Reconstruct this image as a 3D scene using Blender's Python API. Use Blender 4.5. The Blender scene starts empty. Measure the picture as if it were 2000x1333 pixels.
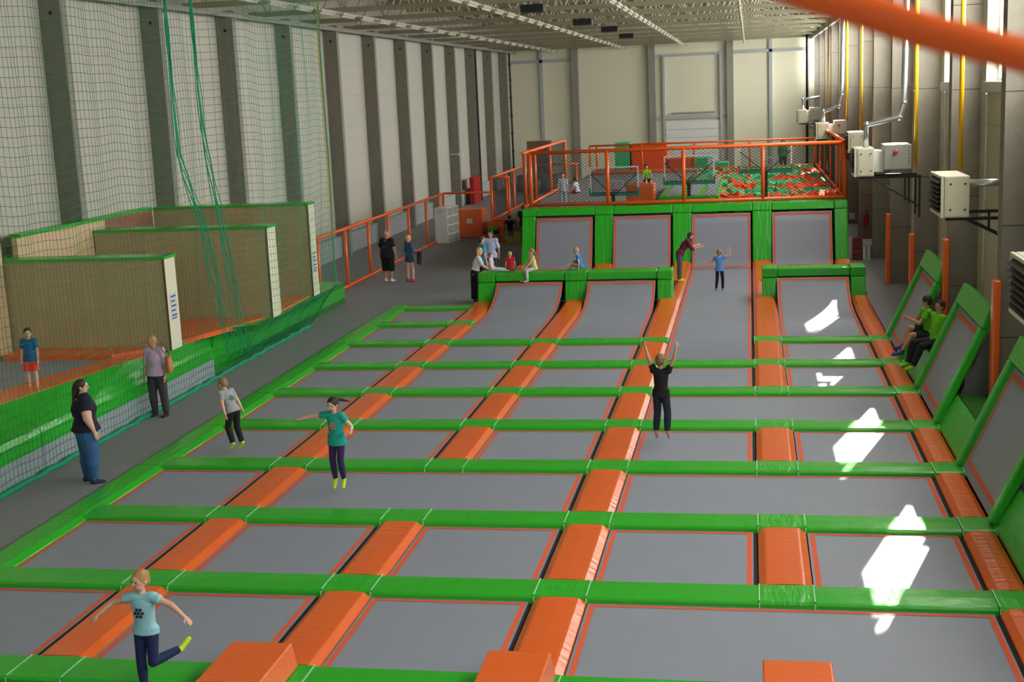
import bpy, math, random
from mathutils import Vector, Matrix
random.seed(7)
S = bpy.context.scene
COL = S.collection
PI = math.pi

# ------------------------------------------------------------------ materials
MATS = {}
def srgb(r, g, b):
    f = lambda c: (c/255/12.92) if c/255 <= 0.04045 else ((c/255+0.055)/1.055)**2.4
    return (f(r), f(g), f(b), 1)
def mat(name, col, rough=0.6, metal=0.0, bump=0.0, bscale=8.0, bstretch=None, var=0.0, vscale=3.0,
        spec=0.5, coat=0.0, sheen=0.0, detail=4.0):
    if name in MATS: return MATS[name]
    m = bpy.data.materials.new(name); m.use_nodes = True
    nt = m.node_tree; b = nt.nodes['Principled BSDF']
    b.inputs['Base Color'].default_value = srgb(*col)
    b.inputs['Roughness'].default_value = rough
    b.inputs['Metallic'].default_value = metal
    b.inputs['Specular IOR Level'].default_value = spec
    if coat: b.inputs['Coat Weight'].default_value = coat; b.inputs['Coat Roughness'].default_value = 0.25
    if sheen: b.inputs['Sheen Weight'].default_value = sheen
    tc = nt.nodes.new('ShaderNodeTexCoord')
    if bump:
        mp = nt.nodes.new('ShaderNodeMapping')
        nt.links.new(tc.outputs['Object'], mp.inputs['Vector'])
        if bstretch: mp.inputs['Scale'].default_value = bstretch
        n = nt.nodes.new('ShaderNodeTexNoise'); n.inputs['Scale'].default_value = bscale
        n.inputs['Detail'].default_value = detail
        nt.links.new(mp.outputs[0], n.inputs['Vector'])
        bp = nt.nodes.new('ShaderNodeBump'); bp.inputs['Strength'].default_value = bump
        bp.inputs['Distance'].default_value = 0.03
        nt.links.new(n.outputs['Fac'], bp.inputs['Height'])
        nt.links.new(bp.outputs[0], b.inputs['Normal'])
    if var:
        n2 = nt.nodes.new('ShaderNodeTexNoise'); n2.inputs['Scale'].default_value = vscale
        n2.inputs['Detail'].default_value = 6
        nt.links.new(tc.outputs['Object'], n2.inputs['Vector'])
        mx = nt.nodes.new('ShaderNodeMix'); mx.data_type = 'RGBA'
        c = srgb(*col)
        mx.inputs['A'].default_value = tuple(max(0, x*(1-var)) for x in c[:3])+(1,)
        mx.inputs['B'].default_value = tuple(min(1, x*(1+var)) for x in c[:3])+(1,)
        nt.links.new(n2.outputs['Fac'], mx.inputs['Factor'])
        nt.links.new(mx.outputs['Result'], b.inputs['Base Color'])
    MATS[name] = m
    return m
def jointed(name, col, axis, pitch, width, dark=0.6, rough=0.6, var=0.06, vscale=1.5, bump=0.0, bscale=20, axis2=None, pitch2=1, width2=.01):
    """panel material with thin joint lines every `pitch` metres along an axis of the world-sized object space"""
    if name in MATS: return MATS[name]
    m = mat(name, col, rough=rough, var=var, vscale=vscale, bump=bump, bscale=bscale)
    nt = m.node_tree; b = nt.nodes['Principled BSDF']
    src = b.inputs['Base Color'].links[0].from_socket
    tc = nt.nodes.new('ShaderNodeTexCoord'); sp = nt.nodes.new('ShaderNodeSeparateXYZ')
    nt.links.new(tc.outputs['Object'], sp.inputs[0])
    def line(ax, p, w):
        d = nt.nodes.new('ShaderNodeMath'); d.operation = 'DIVIDE'; d.inputs[1].default_value = p
        nt.links.new(sp.outputs[ax], d.inputs[0])
        f = nt.nodes.new('ShaderNodeMath'); f.operation = 'FRACT'; nt.links.new(d.outputs[0], f.inputs[0])
        l = nt.nodes.new('ShaderNodeMath'); l.operation = 'LESS_THAN'; l.inputs[1].default_value = w/p
        nt.links.new(f.outputs[0], l.inputs[0]); return l.outputs[0]
    o = line(axis, pitch, width)
    if axis2 is not None:
        o2 = line(axis2, pitch2, width2)
        mxm = nt.nodes.new('ShaderNodeMath'); mxm.operation = 'MAXIMUM'
        nt.links.new(o, mxm.inputs[0]); nt.links.new(o2, mxm.inputs[1]); o = mxm.outputs[0]
    mx = nt.nodes.new('ShaderNodeMix'); mx.data_type = 'RGBA'
    mx.inputs['B'].default_value = tuple(x*dark for x in srgb(*col)[:3])+(1,)
    nt.links.new(src, mx.inputs['A']); nt.links.new(o, mx.inputs['Factor'])
    nt.links.new(mx.outputs['Result'], b.inputs['Base Color'])
    return m

GREEN = mat('green_vinyl', (44, 176, 36), rough=0.27, bump=0.6, bscale=3.0, bstretch=(1, 1, 1), coat=0.15)
GREEN2 = mat('green_vinyl_wrinkled', (44, 176, 36), rough=0.3, bump=0.8, bscale=2.2, bstretch=(4, 1, 1), coat=0.1)
ORANGE = mat('orange_vinyl', (234, 104, 40), rough=0.26, bump=0.6, bscale=2.4, bstretch=(1, 4, 1), coat=0.15)
STRIPE = mat('orange_webbing', (224, 92, 48), rough=0.8)
BED = mat('grey_trampoline_weave', (141, 145, 157), rough=0.5, bump=0.05, bscale=300, spec=0.5, var=0.05, vscale=2)
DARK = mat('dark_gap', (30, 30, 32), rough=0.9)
SPRING = mat('grey_spring_cover', (120, 120, 126), rough=0.8)
CARPET = jointed('grey_carpet_tiles', (128, 128, 130), 0, 1.0, .012, dark=.8, rough=.92, var=.14, vscale=9, bump=.2, bscale=60, axis2=1, pitch2=1.0, width2=.012)
CONC = mat('raw_concrete', (126, 120, 108), rough=0.88, var=0.22, vscale=3.5, bump=0.25, bscale=14)
CONC_R = mat('raw_concrete_right', (128, 121, 108), rough=0.88, var=0.2, vscale=3.0, bump=0.25, bscale=14)
CONC_RUF = mat('rough_concrete_edge', (150, 148, 138), rough=0.95, var=0.35, vscale=14, bump=0.9, bscale=22)
PANEL = jointed('white_wall_panel', (196, 192, 178), 2, 1.25, .02, dark=.82, rough=.65, var=.03, vscale=.6)
PANEL_R = jointed('cream_wall_panel', (176, 172, 152), 2, 2.5, .02, dark=.75, rough=.7, var=.06, vscale=1)
PANEL_B = jointed('rear_wall_panel', (230, 226, 200), 2, .95, .015, dark=.88, rough=.6, var=.03, vscale=.6)
PLINTH = mat('pale_plinth', (176, 180, 182), rough=.8, var=.05)
OMETAL = mat('orange_painted_steel', (240, 98, 20), rough=0.38, coat=0.1)
WOOD = jointed('birch_plywood', (176, 160, 120), 0, 1.22, .008, dark=.7, rough=.55, var=.14, vscale=2.2)
WOODB = mat('light_plywood', (214, 186, 148), rough=.6, var=.1, vscale=3)
CAPW = mat('white_end_panel', (224, 220, 196), rough=.6, var=.03)
NETM = mat('teal_net_cord', (4, 140, 100), rough=.8)
BLACKM = mat('black_steel', (22, 24, 26), rough=.5)
MESHB = mat('black_mesh_wire', (24, 30, 30), rough=.7)
CREAMM = mat('cream_sheet_metal', (214, 208, 184), rough=.45, var=.03)
GREYM = mat('grey_sheet_metal', (160, 158, 148), rough=.5, var=.05)
SILVER = mat('galvanised_duct', (200, 202, 204), rough=.28, metal=.9)
YELLOW = mat('yellow_gas_pipe', (236, 180, 10), rough=.4)
WHITE = mat('white_plastic', (226, 226, 222), rough=.5)
PAPER = mat('paper_sheet', (208, 206, 204), rough=.8)
INK = mat('printed_ink', (60, 90, 150), rough=.8)
RED = mat('red_enamel', (176, 20, 22), rough=.35)
TRUSS = mat('pale_painted_truss', (178, 172, 150), rough=.55)
DECK = jointed('corrugated_roof_deck', (150, 146, 128), 0, .3, .12, dark=.5, rough=.6, var=.05)
ALU = mat('aluminium_frame', (190, 192, 196), rough=.4, metal=.5)
TEAL = mat('teal_padding', (20, 130, 110), rough=.5)
TURF = mat('green_turf_carpet', (46, 120, 30), rough=.95, bump=1.0, bscale=90, var=.3, vscale=40)
BRICK = mat('reddish_stone_cladding', (150, 100, 84), rough=.9, var=.6, vscale=9, bump=1.0, bscale=12)
FOAMG = mat('green_foam', (70, 180, 120), rough=.85, bump=.3, bscale=30)
FOAMO = mat('orange_foam', (230, 82, 24), rough=.85, bump=.3, bscale=30)

def glass_mat():
    m = bpy.data.materials.new('window_glass'); m.use_nodes = True; nt = m.node_tree
    for n in list(nt.nodes): nt.nodes.remove(n)
    o = nt.nodes.new('ShaderNodeOutputMaterial'); t = nt.nodes.new('ShaderNodeBsdfTransparent')
    g = nt.nodes.new('ShaderNodeBsdfGlossy'); g.inputs['Roughness'].default_value = .02
    mx = nt.nodes.new('ShaderNodeMixShader'); mx.inputs[0].default_value = .06
    t.inputs[0].default_value = (.95, .97, .97, 1)
    nt.links.new(t.outputs[0], mx.inputs[1]); nt.links.new(g.outputs[0], mx.inputs[2]); nt.links.new(mx.outputs[0], o.inputs[0])
    return m
GLASS = glass_mat()
def acrylic():
    m = bpy.data.materials.new('clear_acrylic'); m.use_nodes = True; nt = m.node_tree
    for n in list(nt.nodes): nt.nodes.remove(n)
    o = nt.nodes.new('ShaderNodeOutputMaterial'); t = nt.nodes.new('ShaderNodeBsdfTransparent')
    g = nt.nodes.new('ShaderNodeBsdfGlossy'); g.inputs['Roughness'].default_value = .1
    mx = nt.nodes.new('ShaderNodeMixShader'); mx.inputs[0].default_value = .08
    t.inputs[0].default_value = (.86, .9, .9, 1)
    nt.links.new(t.outputs[0], mx.inputs[1]); nt.links.new(g.outputs[0], mx.inputs[2]); nt.links.new(mx.outputs[0], o.inputs[0])
    return m
ACRYL = acrylic()

# ------------------------------------------------------------------ mesh helpers
class MB:
    def __init__(s): s.v = []; s.f = []; s.mi = []; s.m = 0; s.sm = []; s.smooth = False
    def add(s, vs, fs):
        o = len(s.v); s.v += [tuple(v) for v in vs]
        for f in fs: s.f.append(tuple(i+o for i in f)); s.mi.append(s.m); s.sm.append(s.smooth)
    def box(s, x0, x1, y0, y1, z0, z1):
        s.add([(x0,y0,z0),(x1,y0,z0),(x1,y1,z0),(x0,y1,z0),(x0,y0,z1),(x1,y0,z1),(x1,y1,z1),(x0,y1,z1)],
              [(0,3,2,1),(4,5,6,7),(0,1,5,4),(1,2,6,5),(2,3,7,6),(3,0,4,7)])
    def hexa(s, p):
        s.add(p, [(0,3,2,1),(4,5,6,7),(0,1,5,4),(1,2,6,5),(2,3,7,6),(3,0,4,7)])
    def prism(s, prof, a0, a1, axis='x'):
        """extrude a closed 2-D profile (counter-clockwise) along axis. prof = (u,z): u is y when axis x, x when axis y"""
        n = len(prof); P = lambda a, u, z: (a, u, z) if axis == 'x' else (u, a, z)
        vs = [P(a0, u, z) for u, z in prof]+[P(a1, u, z) for u, z in prof]
        fs = [(i, (i+1) % n, n+(i+1) % n, n+i) for i in range(n)]+[tuple(range(n))[::-1], tuple(range(n, 2*n))]
        s.add(vs, fs)
    def tube(s, pts, r, seg=8, cap=True):
        pts = [Vector(p) for p in pts]; n = len(pts)
        rr = r if isinstance(r, (list, tuple)) else [r]*n
        vs = []; prev = None
        for i, p in enumerate(pts):
            d = (pts[min(i+1, n-1)]-pts[max(i-1, 0)]).normalized()
            if prev is None:
                a = Vector((0, 0, 1)) if abs(d.z) < .9 else Vector((1, 0, 0))
                u = d.cross(a).normalized()
            else:
                u = (prev-d*prev.dot(d)).normalized()
            prev = u; w = d.cross(u)
            for k in range(seg):
                t = 2*PI*k/seg; vs.append(p+(u*math.cos(t)+w*math.sin(t))*rr[i])
        fs = []
        for i in range(n-1):
            for k in range(seg):
                a = i*seg+k; b = i*seg+(k+1) % seg; fs.append((a, b, b+seg, a+seg))
        if cap: fs += [tuple(range(seg))[::-1], tuple(range((n-1)*seg, n*seg))]
        s.add(vs, fs)
    def ell(s, c, r, basis=None, nu=14, nv=9):
        c = Vector(c); B = basis or Matrix.Identity(3); vs = []; fs = []
        for i in range(1, nv):
            ph = PI*i/nv
            for k in range(nu):
                t = 2*PI*k/nu
                vs.append(c+B @ Vector((r[0]*math.sin(ph)*math.cos(t), r[1]*math.sin(ph)*math.sin(t), r[2]*math.cos(ph))))
        top = len(vs); vs.append(c+B @ Vector((0, 0, r[2]))); vs.append(c+B @ Vector((0, 0, -r[2])))
        for i in range(nv-2):
            for k in range(nu):
                a = i*nu+k; b = i*nu+(k+1) % nu; fs.append((a, a+nu, b+nu, b))
        for k in range(nu):
            fs.append((top, k, (k+1) % nu)); a = (nv-2)*nu
            fs.append((top+1, a+(k+1) % nu, a+k))
        s.add(vs, fs)
    def cone(s, a, b, ra, rb, seg=12, round_a=True, round_b=True):
        a = Vector(a); b = Vector(b); d = b-a
        if d.length < 1e-6: return
        d.normalize(); pts = []; rs = []
        if round_a:
            for t in (-1.0, -.9, -.62, -.3): pts.append(a+d*ra*t); rs.append(max(ra*math.sqrt(max(0, 1-t*t)), ra*.08))
        pts.append(a); rs.append(ra); pts.append(b); rs.append(rb)
        if round_b:
            for t in (.3, .62, .9, 1.0): pts.append(b+d*rb*t); rs.append(max(rb*math.sqrt(max(0, 1-t*t)), rb*.08))
        s.tube(pts, rs, seg)
    def loft(s, rings, seg=18):
        """rings: (centre, axis_u, axis_v, ru, rv)"""
        vs = []; fs = []
        for c, u, v, ru, rv in rings:
            for k in range(seg):
                t = 2*PI*k/seg; vs.append(Vector(c)+u*ru*math.cos(t)+v*rv*math.sin(t))
        for i in range(len(rings)-1):
            for k in range(seg):
                a = i*seg+k; b = i*seg+(k+1) % seg; fs.append((a, b, b+seg, a+seg))
        n = len(rings); fs += [tuple(range(seg))[::-1], tuple(range((n-1)*seg, n*seg))]
        s.add(vs, fs)
    def mesh(s, name, mats):
        me = bpy.data.meshes.new(name); me.from_pydata(s.v, [], s.f)
        ms = mats if isinstance(mats, (list, tuple)) else [mats]
        for m in ms: me.materials.append(m)
        if len(ms) > 1: me.polygons.foreach_set('material_index', s.mi)
        me.polygons.foreach_set('use_smooth', s.sm)
        me.update(); return me
    def build(s, name, mats, parent=None, loc=None):
        o = bpy.data.objects.new(name, s.mesh(name, mats)); COL.objects.link(o)
        if parent is not None: o.parent = parent
        if loc: o.location = loc
        return o
def tag(o, label=None, cat=None, group=None, kind=None):
    if label: o['label'] = label
    if cat: o['category'] = cat
    if group: o['group'] = group
    if kind: o['kind'] = kind
    return o
def empty(name, loc, rz=0):
    o = bpy.data.objects.new(name, None); COL.objects.link(o); o.location = loc; o.rotation_euler = (0, 0, rz)
    o.empty_display_size = .2; return o
def inst(name, me, loc, parent=None, rz=0):
    o = bpy.data.objects.new(name, me); COL.objects.link(o); o.location = loc; o.rotation_euler = (0, 0, rz)
    if parent is not None: o.parent = parent
    return o
def bevel(o, w=.01, seg=2):
    m = o.modifiers.new('bevel', 'BEVEL'); m.width = w; m.segments = seg; m.limit_method = 'ANGLE'; return o
ORD = ['first', 'second', 'third', 'fourth', 'fifth', 'sixth', 'seventh', 'eighth', 'ninth', 'tenth', 'eleventh', 'twelfth']
FL = -0.1          # walkway level; pad tops are z = 0
XC = lambda c: -2.315+2.7*(c-3)       # centre of orange column strip c (1..4)
YR = lambda j: 12.348+2.699*j         # centre of green row j
W = .65

# ------------------------------------------------------------------ building shell
m = MB(); m.box(-16.9, 5.2, -10, 90.3, -.45, FL-.001); tag(m.build('floor', CARPET), kind='structure')
XW, XF = -16.37, -15.82
m = MB(); m.box(XW-.3, XW, -10, 90.3, -.45, 10.9); tag(m.build('wall_left', PANEL), kind='structure')
m = MB(); m.box(XW-.3, 5.3, 90, 90.3, -.45, 10.9); tag(m.build('wall_rear', PANEL_B), kind='structure')
m = MB(); m.box(XW-.3, 5.3, -10.3, -10, -.45, 10.9); tag(m.build('wall_near', PANEL), kind='structure')
m = MB(); m.box(XW-.3, 5.3, -10.3, 90.3, 10.5, 10.9); tag(m.build('ceiling', DECK), kind='structure')
m = MB()
y = -10
for k in range(-4, 17):
    yp = 28.5+5.22*0+0
m.box(XW, XW+.22, 39.0, 90, FL, .72)
tag(m.build('baseboard_left', PLINTH), kind='structure')
# right wall with window openings
PR = 5.85; Y0R = 22.75; XRF = 4.12; XRW = 4.7; XRO = 5.05
WZ0, WZ1 = 5.85, 8.95
wins = []
m = MB()
m.box(XRW, XRO, -10, 90.3, -.45, WZ0-.001); m.box(XRW, XRO, -10, 90.3, WZ1, 10.9)
yprev = -10
for k in range(-4, 12):
    a, b = Y0R+PR*k+1.6, Y0R+PR*k+5.3
    m.box(XRW, XRO, yprev, a, WZ0-.001, WZ1); yprev = b
    wins.append((a, b))
m.box(XRW, XRO, yprev, 90.3, WZ0-.001, WZ1)
tag(m.build('wall_right', PANEL_R), kind='structure')
for i, (a, b) in enumerate(wins):
    e = MB(); x0 = 4.93
    e.box(x0, x0+.07, a, a+.07, WZ0, WZ1); e.box(x0, x0+.07, b-.07, b, WZ0, WZ1)
    e.box(x0, x0+.07, a+.07, b-.07, WZ0, WZ0+.07); e.box(x0, x0+.07, a+.07, b-.07, WZ1-.07, WZ1)
    e.box(x0, x0+.07, (a+b)/2-.04, (a+b)/2+.04, WZ0+.07, WZ1-.07)
    w = tag(e.build('window_%d' % (i+1), WHITE), kind='structure')
    g = MB(); g.box(x0+.03, x0+.035, a+.07, b-.07, WZ0+.07, WZ1-.07); g.build('pane', GLASS, w)
    g = MB(); g.box(XRW-.08, XRO-.12, a-.1, b+.1, WZ0-.2, WZ0); g.build('window_sill', PLINTH, w)

# left pillars
lp = MB(); lp.m = 0; lp.box(0, .55, 0, .28, FL, 8.95); lp.m = 1; lp.box(.55, .556, .002, .278, FL, 8.95)
lpm = lp.mesh('concrete_pillar', [CONC, CONC_RUF])
hole = MB(); hole.tube([(.3, .001, 8.35), (.3, -.004, 8.35)], .05, 12); holem = hole.mesh('bolt_hole', DARK)
for k in range(-2, 12):
    y = 29.0+5.25*k if k < 4 else 50.1+5.24*(k-4)
    o = inst('concrete_pillar', lpm, (XW, y, 0))
    tag(o, 'tall raw concrete pillar on the left wall, %s counted from the near end' % ORD[k] if k >= 0 else
        'raw concrete pillar on the left wall nearer than the picture shows', 'pillar', 'left wall pillars')
    inst('bolt_hole', holem, (0, 0, 0), o)
# right pillars
rp = MB(); rp.box(0, XRW-XRF, 0, .38, FL, 10.5); rpm = rp.mesh('concrete_pillar', CONC_R)
rj = MB()
for z in (1.6, 3.5, 5.7, 7.4): rj.box(-.002, XRW-XRF, -.003, .0, z, z+.012)
rjm = rj.mesh('cast_joint', DARK)
for k in range(-3, 12):
    y = Y0R+PR*k
    o = inst('concrete_pillar', rpm, (XRF, y, 0)); inst('cast_joint', rjm, (0, 0, 0), o)
    tag(o, ('raw concrete pillar on the right wall, %s from the camera' % ORD[k]) if k >= 0 else 'raw concrete pillar on the right wall beside the camera', 'pillar', 'right wall pillars')
# rear wall columns, beams, door
for i, x in enumerate((-11.65, -6.45, -1.25)):
    m = MB(); m.box(x-.22, x+.22, 89.6, 90, FL, 9.3)
    tag(m.build('concrete_pillar', CONC_RUF), 'mottled concrete column on the rear wall, %s from the left' % ORD[i], 'pillar', 'rear wall columns')
for i, (x0, x1, xm) in enumerate(((-16.3, -11.9, -14.0), (-1.0, 4.6, 1.4))):
    m = MB(); m.box(x0, x1, 89.8, 90, 8.05, 8.25); m.box(xm-.11, xm+.11, 89.8, 90, FL, 9.3)
    tag(m.build('trim_%d' % (i+1), PLINTH), kind='structure')
m = MB()
m.box(-5.75, -5.6, 89.75, 90, FL, 8.2); m.box(-1.95, -1.8, 89.75, 90, FL, 8.2); m.box(-6.2, -1.5, 89.8, 90, 8.05, 8.2); m.box(-6.2, -1.5, 89.85, 90, 3.9, 4.1)
dr = tag(m.build('door_1', PLINTH), kind='structure')
m = MB()
for i in range(7): m.box(-5.58, -1.97, 89.84, 89.9, FL+.55*i, FL+.55*i+.535)
m.build('sectional_panel', WHITE, dr)
m = MB(); m.tube([(-5.2, 89.7, 4.3), (-2.3, 89.7, 4.3)], .06); m.build('torsion_spring', GREYM, dr)
# drain pipe left corner, right corner
m = MB(); m.tube([(-16.1, 89.5, FL), (-16.1, 89.5, 8.9)], .07, 10)
for z in (1, 2.2, 3.4, 4.6, 5.8, 7, 8): m.tube([(-16.1, 89.5, z-.06), (-16.1, 89.5, z+.06)], .1, 10)
tag(m.build('drain_pipe', BLACKM), 'black drain pipe in the far left corner of the hall', 'pipe')
m = MB(); m.tube([(3.75, 89.5, FL), (3.75, 89.5, 9.2)], .09, 10)
tag(m.build('drain_pipe', BLACKM), 'black drain pipe in the far right corner of the hall', 'pipe')
m = MB(); m.tube([(-15.75, 76.4, FL), (-15.75, 76.4, 8.9)], .06, 8)
tag(m.build('downpipe', BLACKM), 'thin dark pipe beside a left wall pillar above the red cabinet', 'pipe')

# roof trusses
def truss(L, n, zb, zt, hb, ht, r):
    tm = MB(); tm.box(0, L, -hb, hb, zb-hb*.8, zb+hb*.8); tm.box(0, L, -ht, ht, zt-ht, zt+ht); tm.m = 1
    for i in range(n):
        xa = L*i/n; xb = L*(i+.5)/n; xc = L*(i+1)/n
        tm.tube([(xa, 0, zt), (xb, 0, zb)], r, 5, False); tm.tube([(xb, 0, zb), (xc, 0, zt)], r, 5, False)
    return tm.mesh('roof_truss', [mat('truss_chord', (158, 152, 126), rough=.6), mat('truss_web', (206, 200, 180), rough=.5)])
tmm = truss(21.0, 16, 8.98, 10.25, .1, .08, .04)
tms = truss(21.0, 26, 9.75, 10.3, .045, .045, .024)
for i in range(12):
    tag(inst('roof_truss', tmm, (XW, 32.0+5.24*i, 0)), 'heavy pale lattice roof truss spanning the hall under the deck', 'truss', 'heavy roof trusses')
    if i < 11:
        for q in (): tag(inst('roof_joist', tms, (XW, 32.0+5.24*i+q, 0)), 'light pale lattice joist between the heavy roof trusses', 'joist', 'light roof joists')
pm = MB(); pm.box(-.05, .05, 0, 58, 10.36, 10.48)
pmm = pm.mesh('roof_brace', TRUSS)
for x in (-15.4, -13.2, -10.2, -6.2, -2.2, 1.6, 3.6):
    tag(inst('roof_brace', pmm, (x, 32, 0)), 'long pale steel brace running down the hall between the trusses', 'beam', 'roof braces')
# diagonal brace rods near the right
for i in range(7):
    m = MB(); y = 40+7*i
    m.tube([(-1.5, y, 10.3), (3.9, y+4, 9.0)], .035, 6)
    tag(m.build('diagonal_brace', TRUSS), 'thin slanting roof brace near the right wall', 'beam', 'slanting roof braces')
m = MB(); m.box(4.0, 4.12, 30, 90, 8.75, 9.0); tag(m.build('edge_beam', GREYM), 'long grey edge beam under the roof along the right wall', 'beam')
m = MB(); m.box(-15.8, -15.68, 30, 90, 8.72, 8.86); tag(m.build('cable_tray', GREYM), 'pale cable tray under the roof along the left wall', 'cable tray')
# tube light rows
lm = MB(); lm.box(-.07, .07, 0, 1.35, 8.68, 8.78); lm.box(-.03, .03, -.8, 0, 8.74, 8.78); lmm = lm.mesh('light_housing', TRUSS)
tb = MB(); tb.smooth = True; tb.tube([(0, .04, 8.66), (0, 1.3, 8.66)], .035, 8); tbm = tb.mesh('tube', mat('tube_diffuser', (206, 200, 190), rough=.4))
for r, x in enumerate((-12.6, -8.1, -4.15, -.3)):
    for i in range(27):
        o = inst('ceiling_light', lmm, (x, 32+2.15*i, 0)); inst('tube', tbm, (0, 0, 0), o)
        tag(o, 'white tube light fitting in the %s row under the roof, counted from the left' % ORD[r], 'ceiling light', 'tube lights row %s' % ORD[r])
for i, (x, y) in enumerate(((-7.3, 43.0), (-6.9, 53.0), (-6.6, 60.5), (-6.6, 69.0))):
    m = MB(); m.box(x, x+.75, y, y+.7, 8.62, 8.86)
    tag(m.build('roof_fan_unit', BLACKM), 'dark flat unit hanging under the roof, %s from the camera' % ORD[i], 'roof unit', 'dark roof units')

# ------------------------------------------------------------------ court: pads
m = MB(); m.box(-10.45, 3.25, 8.5, 36.85, FL, FL+.004); m.box(-7.9, 3.25, 36.85, 45.4, FL, FL+.004); tag(m.build('trim_3', DARK), kind='structure')
def prof(w, t=.1, row=False):
    h = w/2; e = min(.09, w*.2)
    if row: return [(-h, -t), (h, -t), (h, -.03), (h-.012, -.008), (h-.035, 0), (0, .008), (-h+.035, 0), (-h+.012, -.008), (-h, -.03)]
    return [(-h, -t), (h, -t), (h, -.074), (h-.006, -.06), (h-e, -.005), (h-e-.03, 0), (0, .006), (-h+e+.03, 0), (-h+e, -.005), (-h+.006, -.06), (-h, -.074)]
PC = {}
def pad(name, axis, x, y, length, material, w=W, t=.098, label='', cat='floor pad', group=None, z=0.0, seam=False):
    key = (axis, round(length, 3), material.name, w, t)
    if key not in PC:
        b = MB(); g = .006
        # profile winding depends on axis
        p = prof(w, t, axis == 'x')
        n = max(1, int(length/.45))
        rng = random.Random(hash(key) % 1000)
        b.prism(p if axis == 'x' else p[::-1], -length/2+g, length/2-g, axis)
        PC[key] = b.mesh(name, material)
    o = inst(name, PC[key], (x, y, z))
    tag(o, label, cat, group)
    return o
BX0 = -10.48; BXC = -10.03   # border crest range
row_w = .58
NUM = ['zero', 'one', 'two', 'three', 'four', 'five']
def rn(j): return '%s green row from the front' % ORD[j] if j < 10 else ''
cellname = ['left of orange strip one', 'between orange strips one and two', 'between orange strips two and three', 'between orange strips three and four', 'right of orange strip four']
E5 = 2.76   # inner edge of right strip
edges = [BXC+.06]+[None]
def cell(c):
    x0 = -10.0 if c == 0 else XC(c)+W/2
    x1 = XC(c+1)-W/2 if c < 4 else E5
    return x0, x1
def rowcells(j):
    if j <= 6: return range(5)
    if j == 7: return (0, 1, 2, 4)
    return (0,)
for j in range(10):
    y = YR(j)-.01
    for c in rowcells(j):
        x0, x1 = cell(c)
        pad('row_pad', 'x', (x0+x1)/2, y, x1-x0, GREEN, row_w,
            label='green pad in the %s, %s' % (rn(j), cellname[c]), group='green row pads')
    cr = (1, 2, 3, 4) if j <= 6 else ((1, 2, 3, 4) if j == 7 else ((1,) if j == 8 else ()))
    for c in cr:
        pad('crossing_pad', 'x', XC(c), y, W, GREEN2, row_w+.012, z=.006,
            label='green square where the %s crosses orange strip %s' % (rn(j), NUM[c]), group='green crossing pads')
    if j <= 7:
        pad('crossing_pad', 'x', (E5+3.2)/2+.005, y, 3.2-E5, GREEN2, row_w+.012, z=.006,
            label='green square where the %s meets the right edge strip' % rn(j), group='green crossing pads')
pp = MB(); pp.box(-.007, .007, -row_w/2+.02, row_w/2-.02, 0, .006); pp.box(-.007, .007, -row_w/2-.009, -row_w/2-.003, -.085, -.01)
ppm = pp.mesh('seam_piping', mat('pale_green_piping', (170, 236, 180), rough=.4))
for o in [o for o in COL.objects if o.name.startswith('crossing_pad')]:
    w_ = max(v.co.x for v in o.data.vertices)
    for sx in (-1, 1):
        q = inst('seam_piping', ppm, (sx*(w_+.003), 0, .004), o)
# left border pads
for j in range(-1, 9):
    y0, y1 = YR(j)-.28, YR(j+1)-.28
    pad('border_pad', 'y', (BX0+BXC)/2+.02, (y0+y1)/2, y1-y0, GREEN2, .56, z=.012, t=.11,
        label='green left border pad ending at the %s' % rn(j+1), cat='floor pad', group='left border pads')
y0 = YR(9)-.28
pad('border_pad', 'y', (BX0+BXC)/2+.02, y0+.3, .6, GREEN2, .56, z=.012, t=.11, label='short green corner pad at the far end of the left border', cat='floor pad')
# orange column pads
have = {1: list(range(0, 9)), 2: [0, 1, 3, 4, 5, 6], 3: [0, 1, 2, 3, 4, 5, 6], 4: [1, 3, 5, 6], 5: [0, 1, 2, 3, 4, 5, 6]}
gap = 2.699-row_w
for c in (1, 2, 3, 4, 5):
    for j in have[c]:
        x, w = (XC(c), W) if c < 5 else ((E5+3.2)/2, 3.2-E5)
        nm = 'orange strip %s' % NUM[c] if c < 5 else 'the right edge strip'
        if j < 8: s = 'between %s and %s green rows from the front' % (ORD[j], ORD[j+1])
        else: s = 'beyond the %s green row' % ORD[j]
        pad('column_pad', 'y', x, (YR(j)+YR(j+1))/2-.01, gap, ORANGE, w,
            label='orange pad on %s, %s' % (nm, s), group='orange strip pads')
# orange pads from row eight to the low walls
LWY = 37.1
yA = YR(7)+row_w/2-.01
def curvepad(name, x0, x1, prof_yz, label, group, mat_=ORANGE, th=.1):
    """pad following a rising line of (y,z)"""
    b = MB(); e = .09
    n = len(prof_yz); vs = []; fs = []
    for y, z in prof_yz:
        vs += [(x0, y, z-th), (x0, y, z-.062), (x0+e, y, z-.004), ((x0+x1)/2, y, z+.005), (x1-e, y, z-.004), (x1, y, z-.062), (x1, y, z-th)]
    for i in range(n-1):
        for k in range(7):
            a = i*7+k; bb = i*7+(k+1) % 7; fs.append((a, bb, bb+7, a+7))
    fs += [tuple(range(7)), tuple(range((n-1)*7, n*7))[::-1]]
    fs = [f[::-1] for f in fs]
    b.add(vs, fs)
    return tag(b.build(name, mat_), label, 'floor pad', group)
near_p = [(yA+.005, 0), (yA+1.4, 0), (yA+2.75, 0)]
far_p = [(yA+2.762, 0), (yA+4.2, .0), (yA+4.9, .03), (LWY, .08)]
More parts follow.
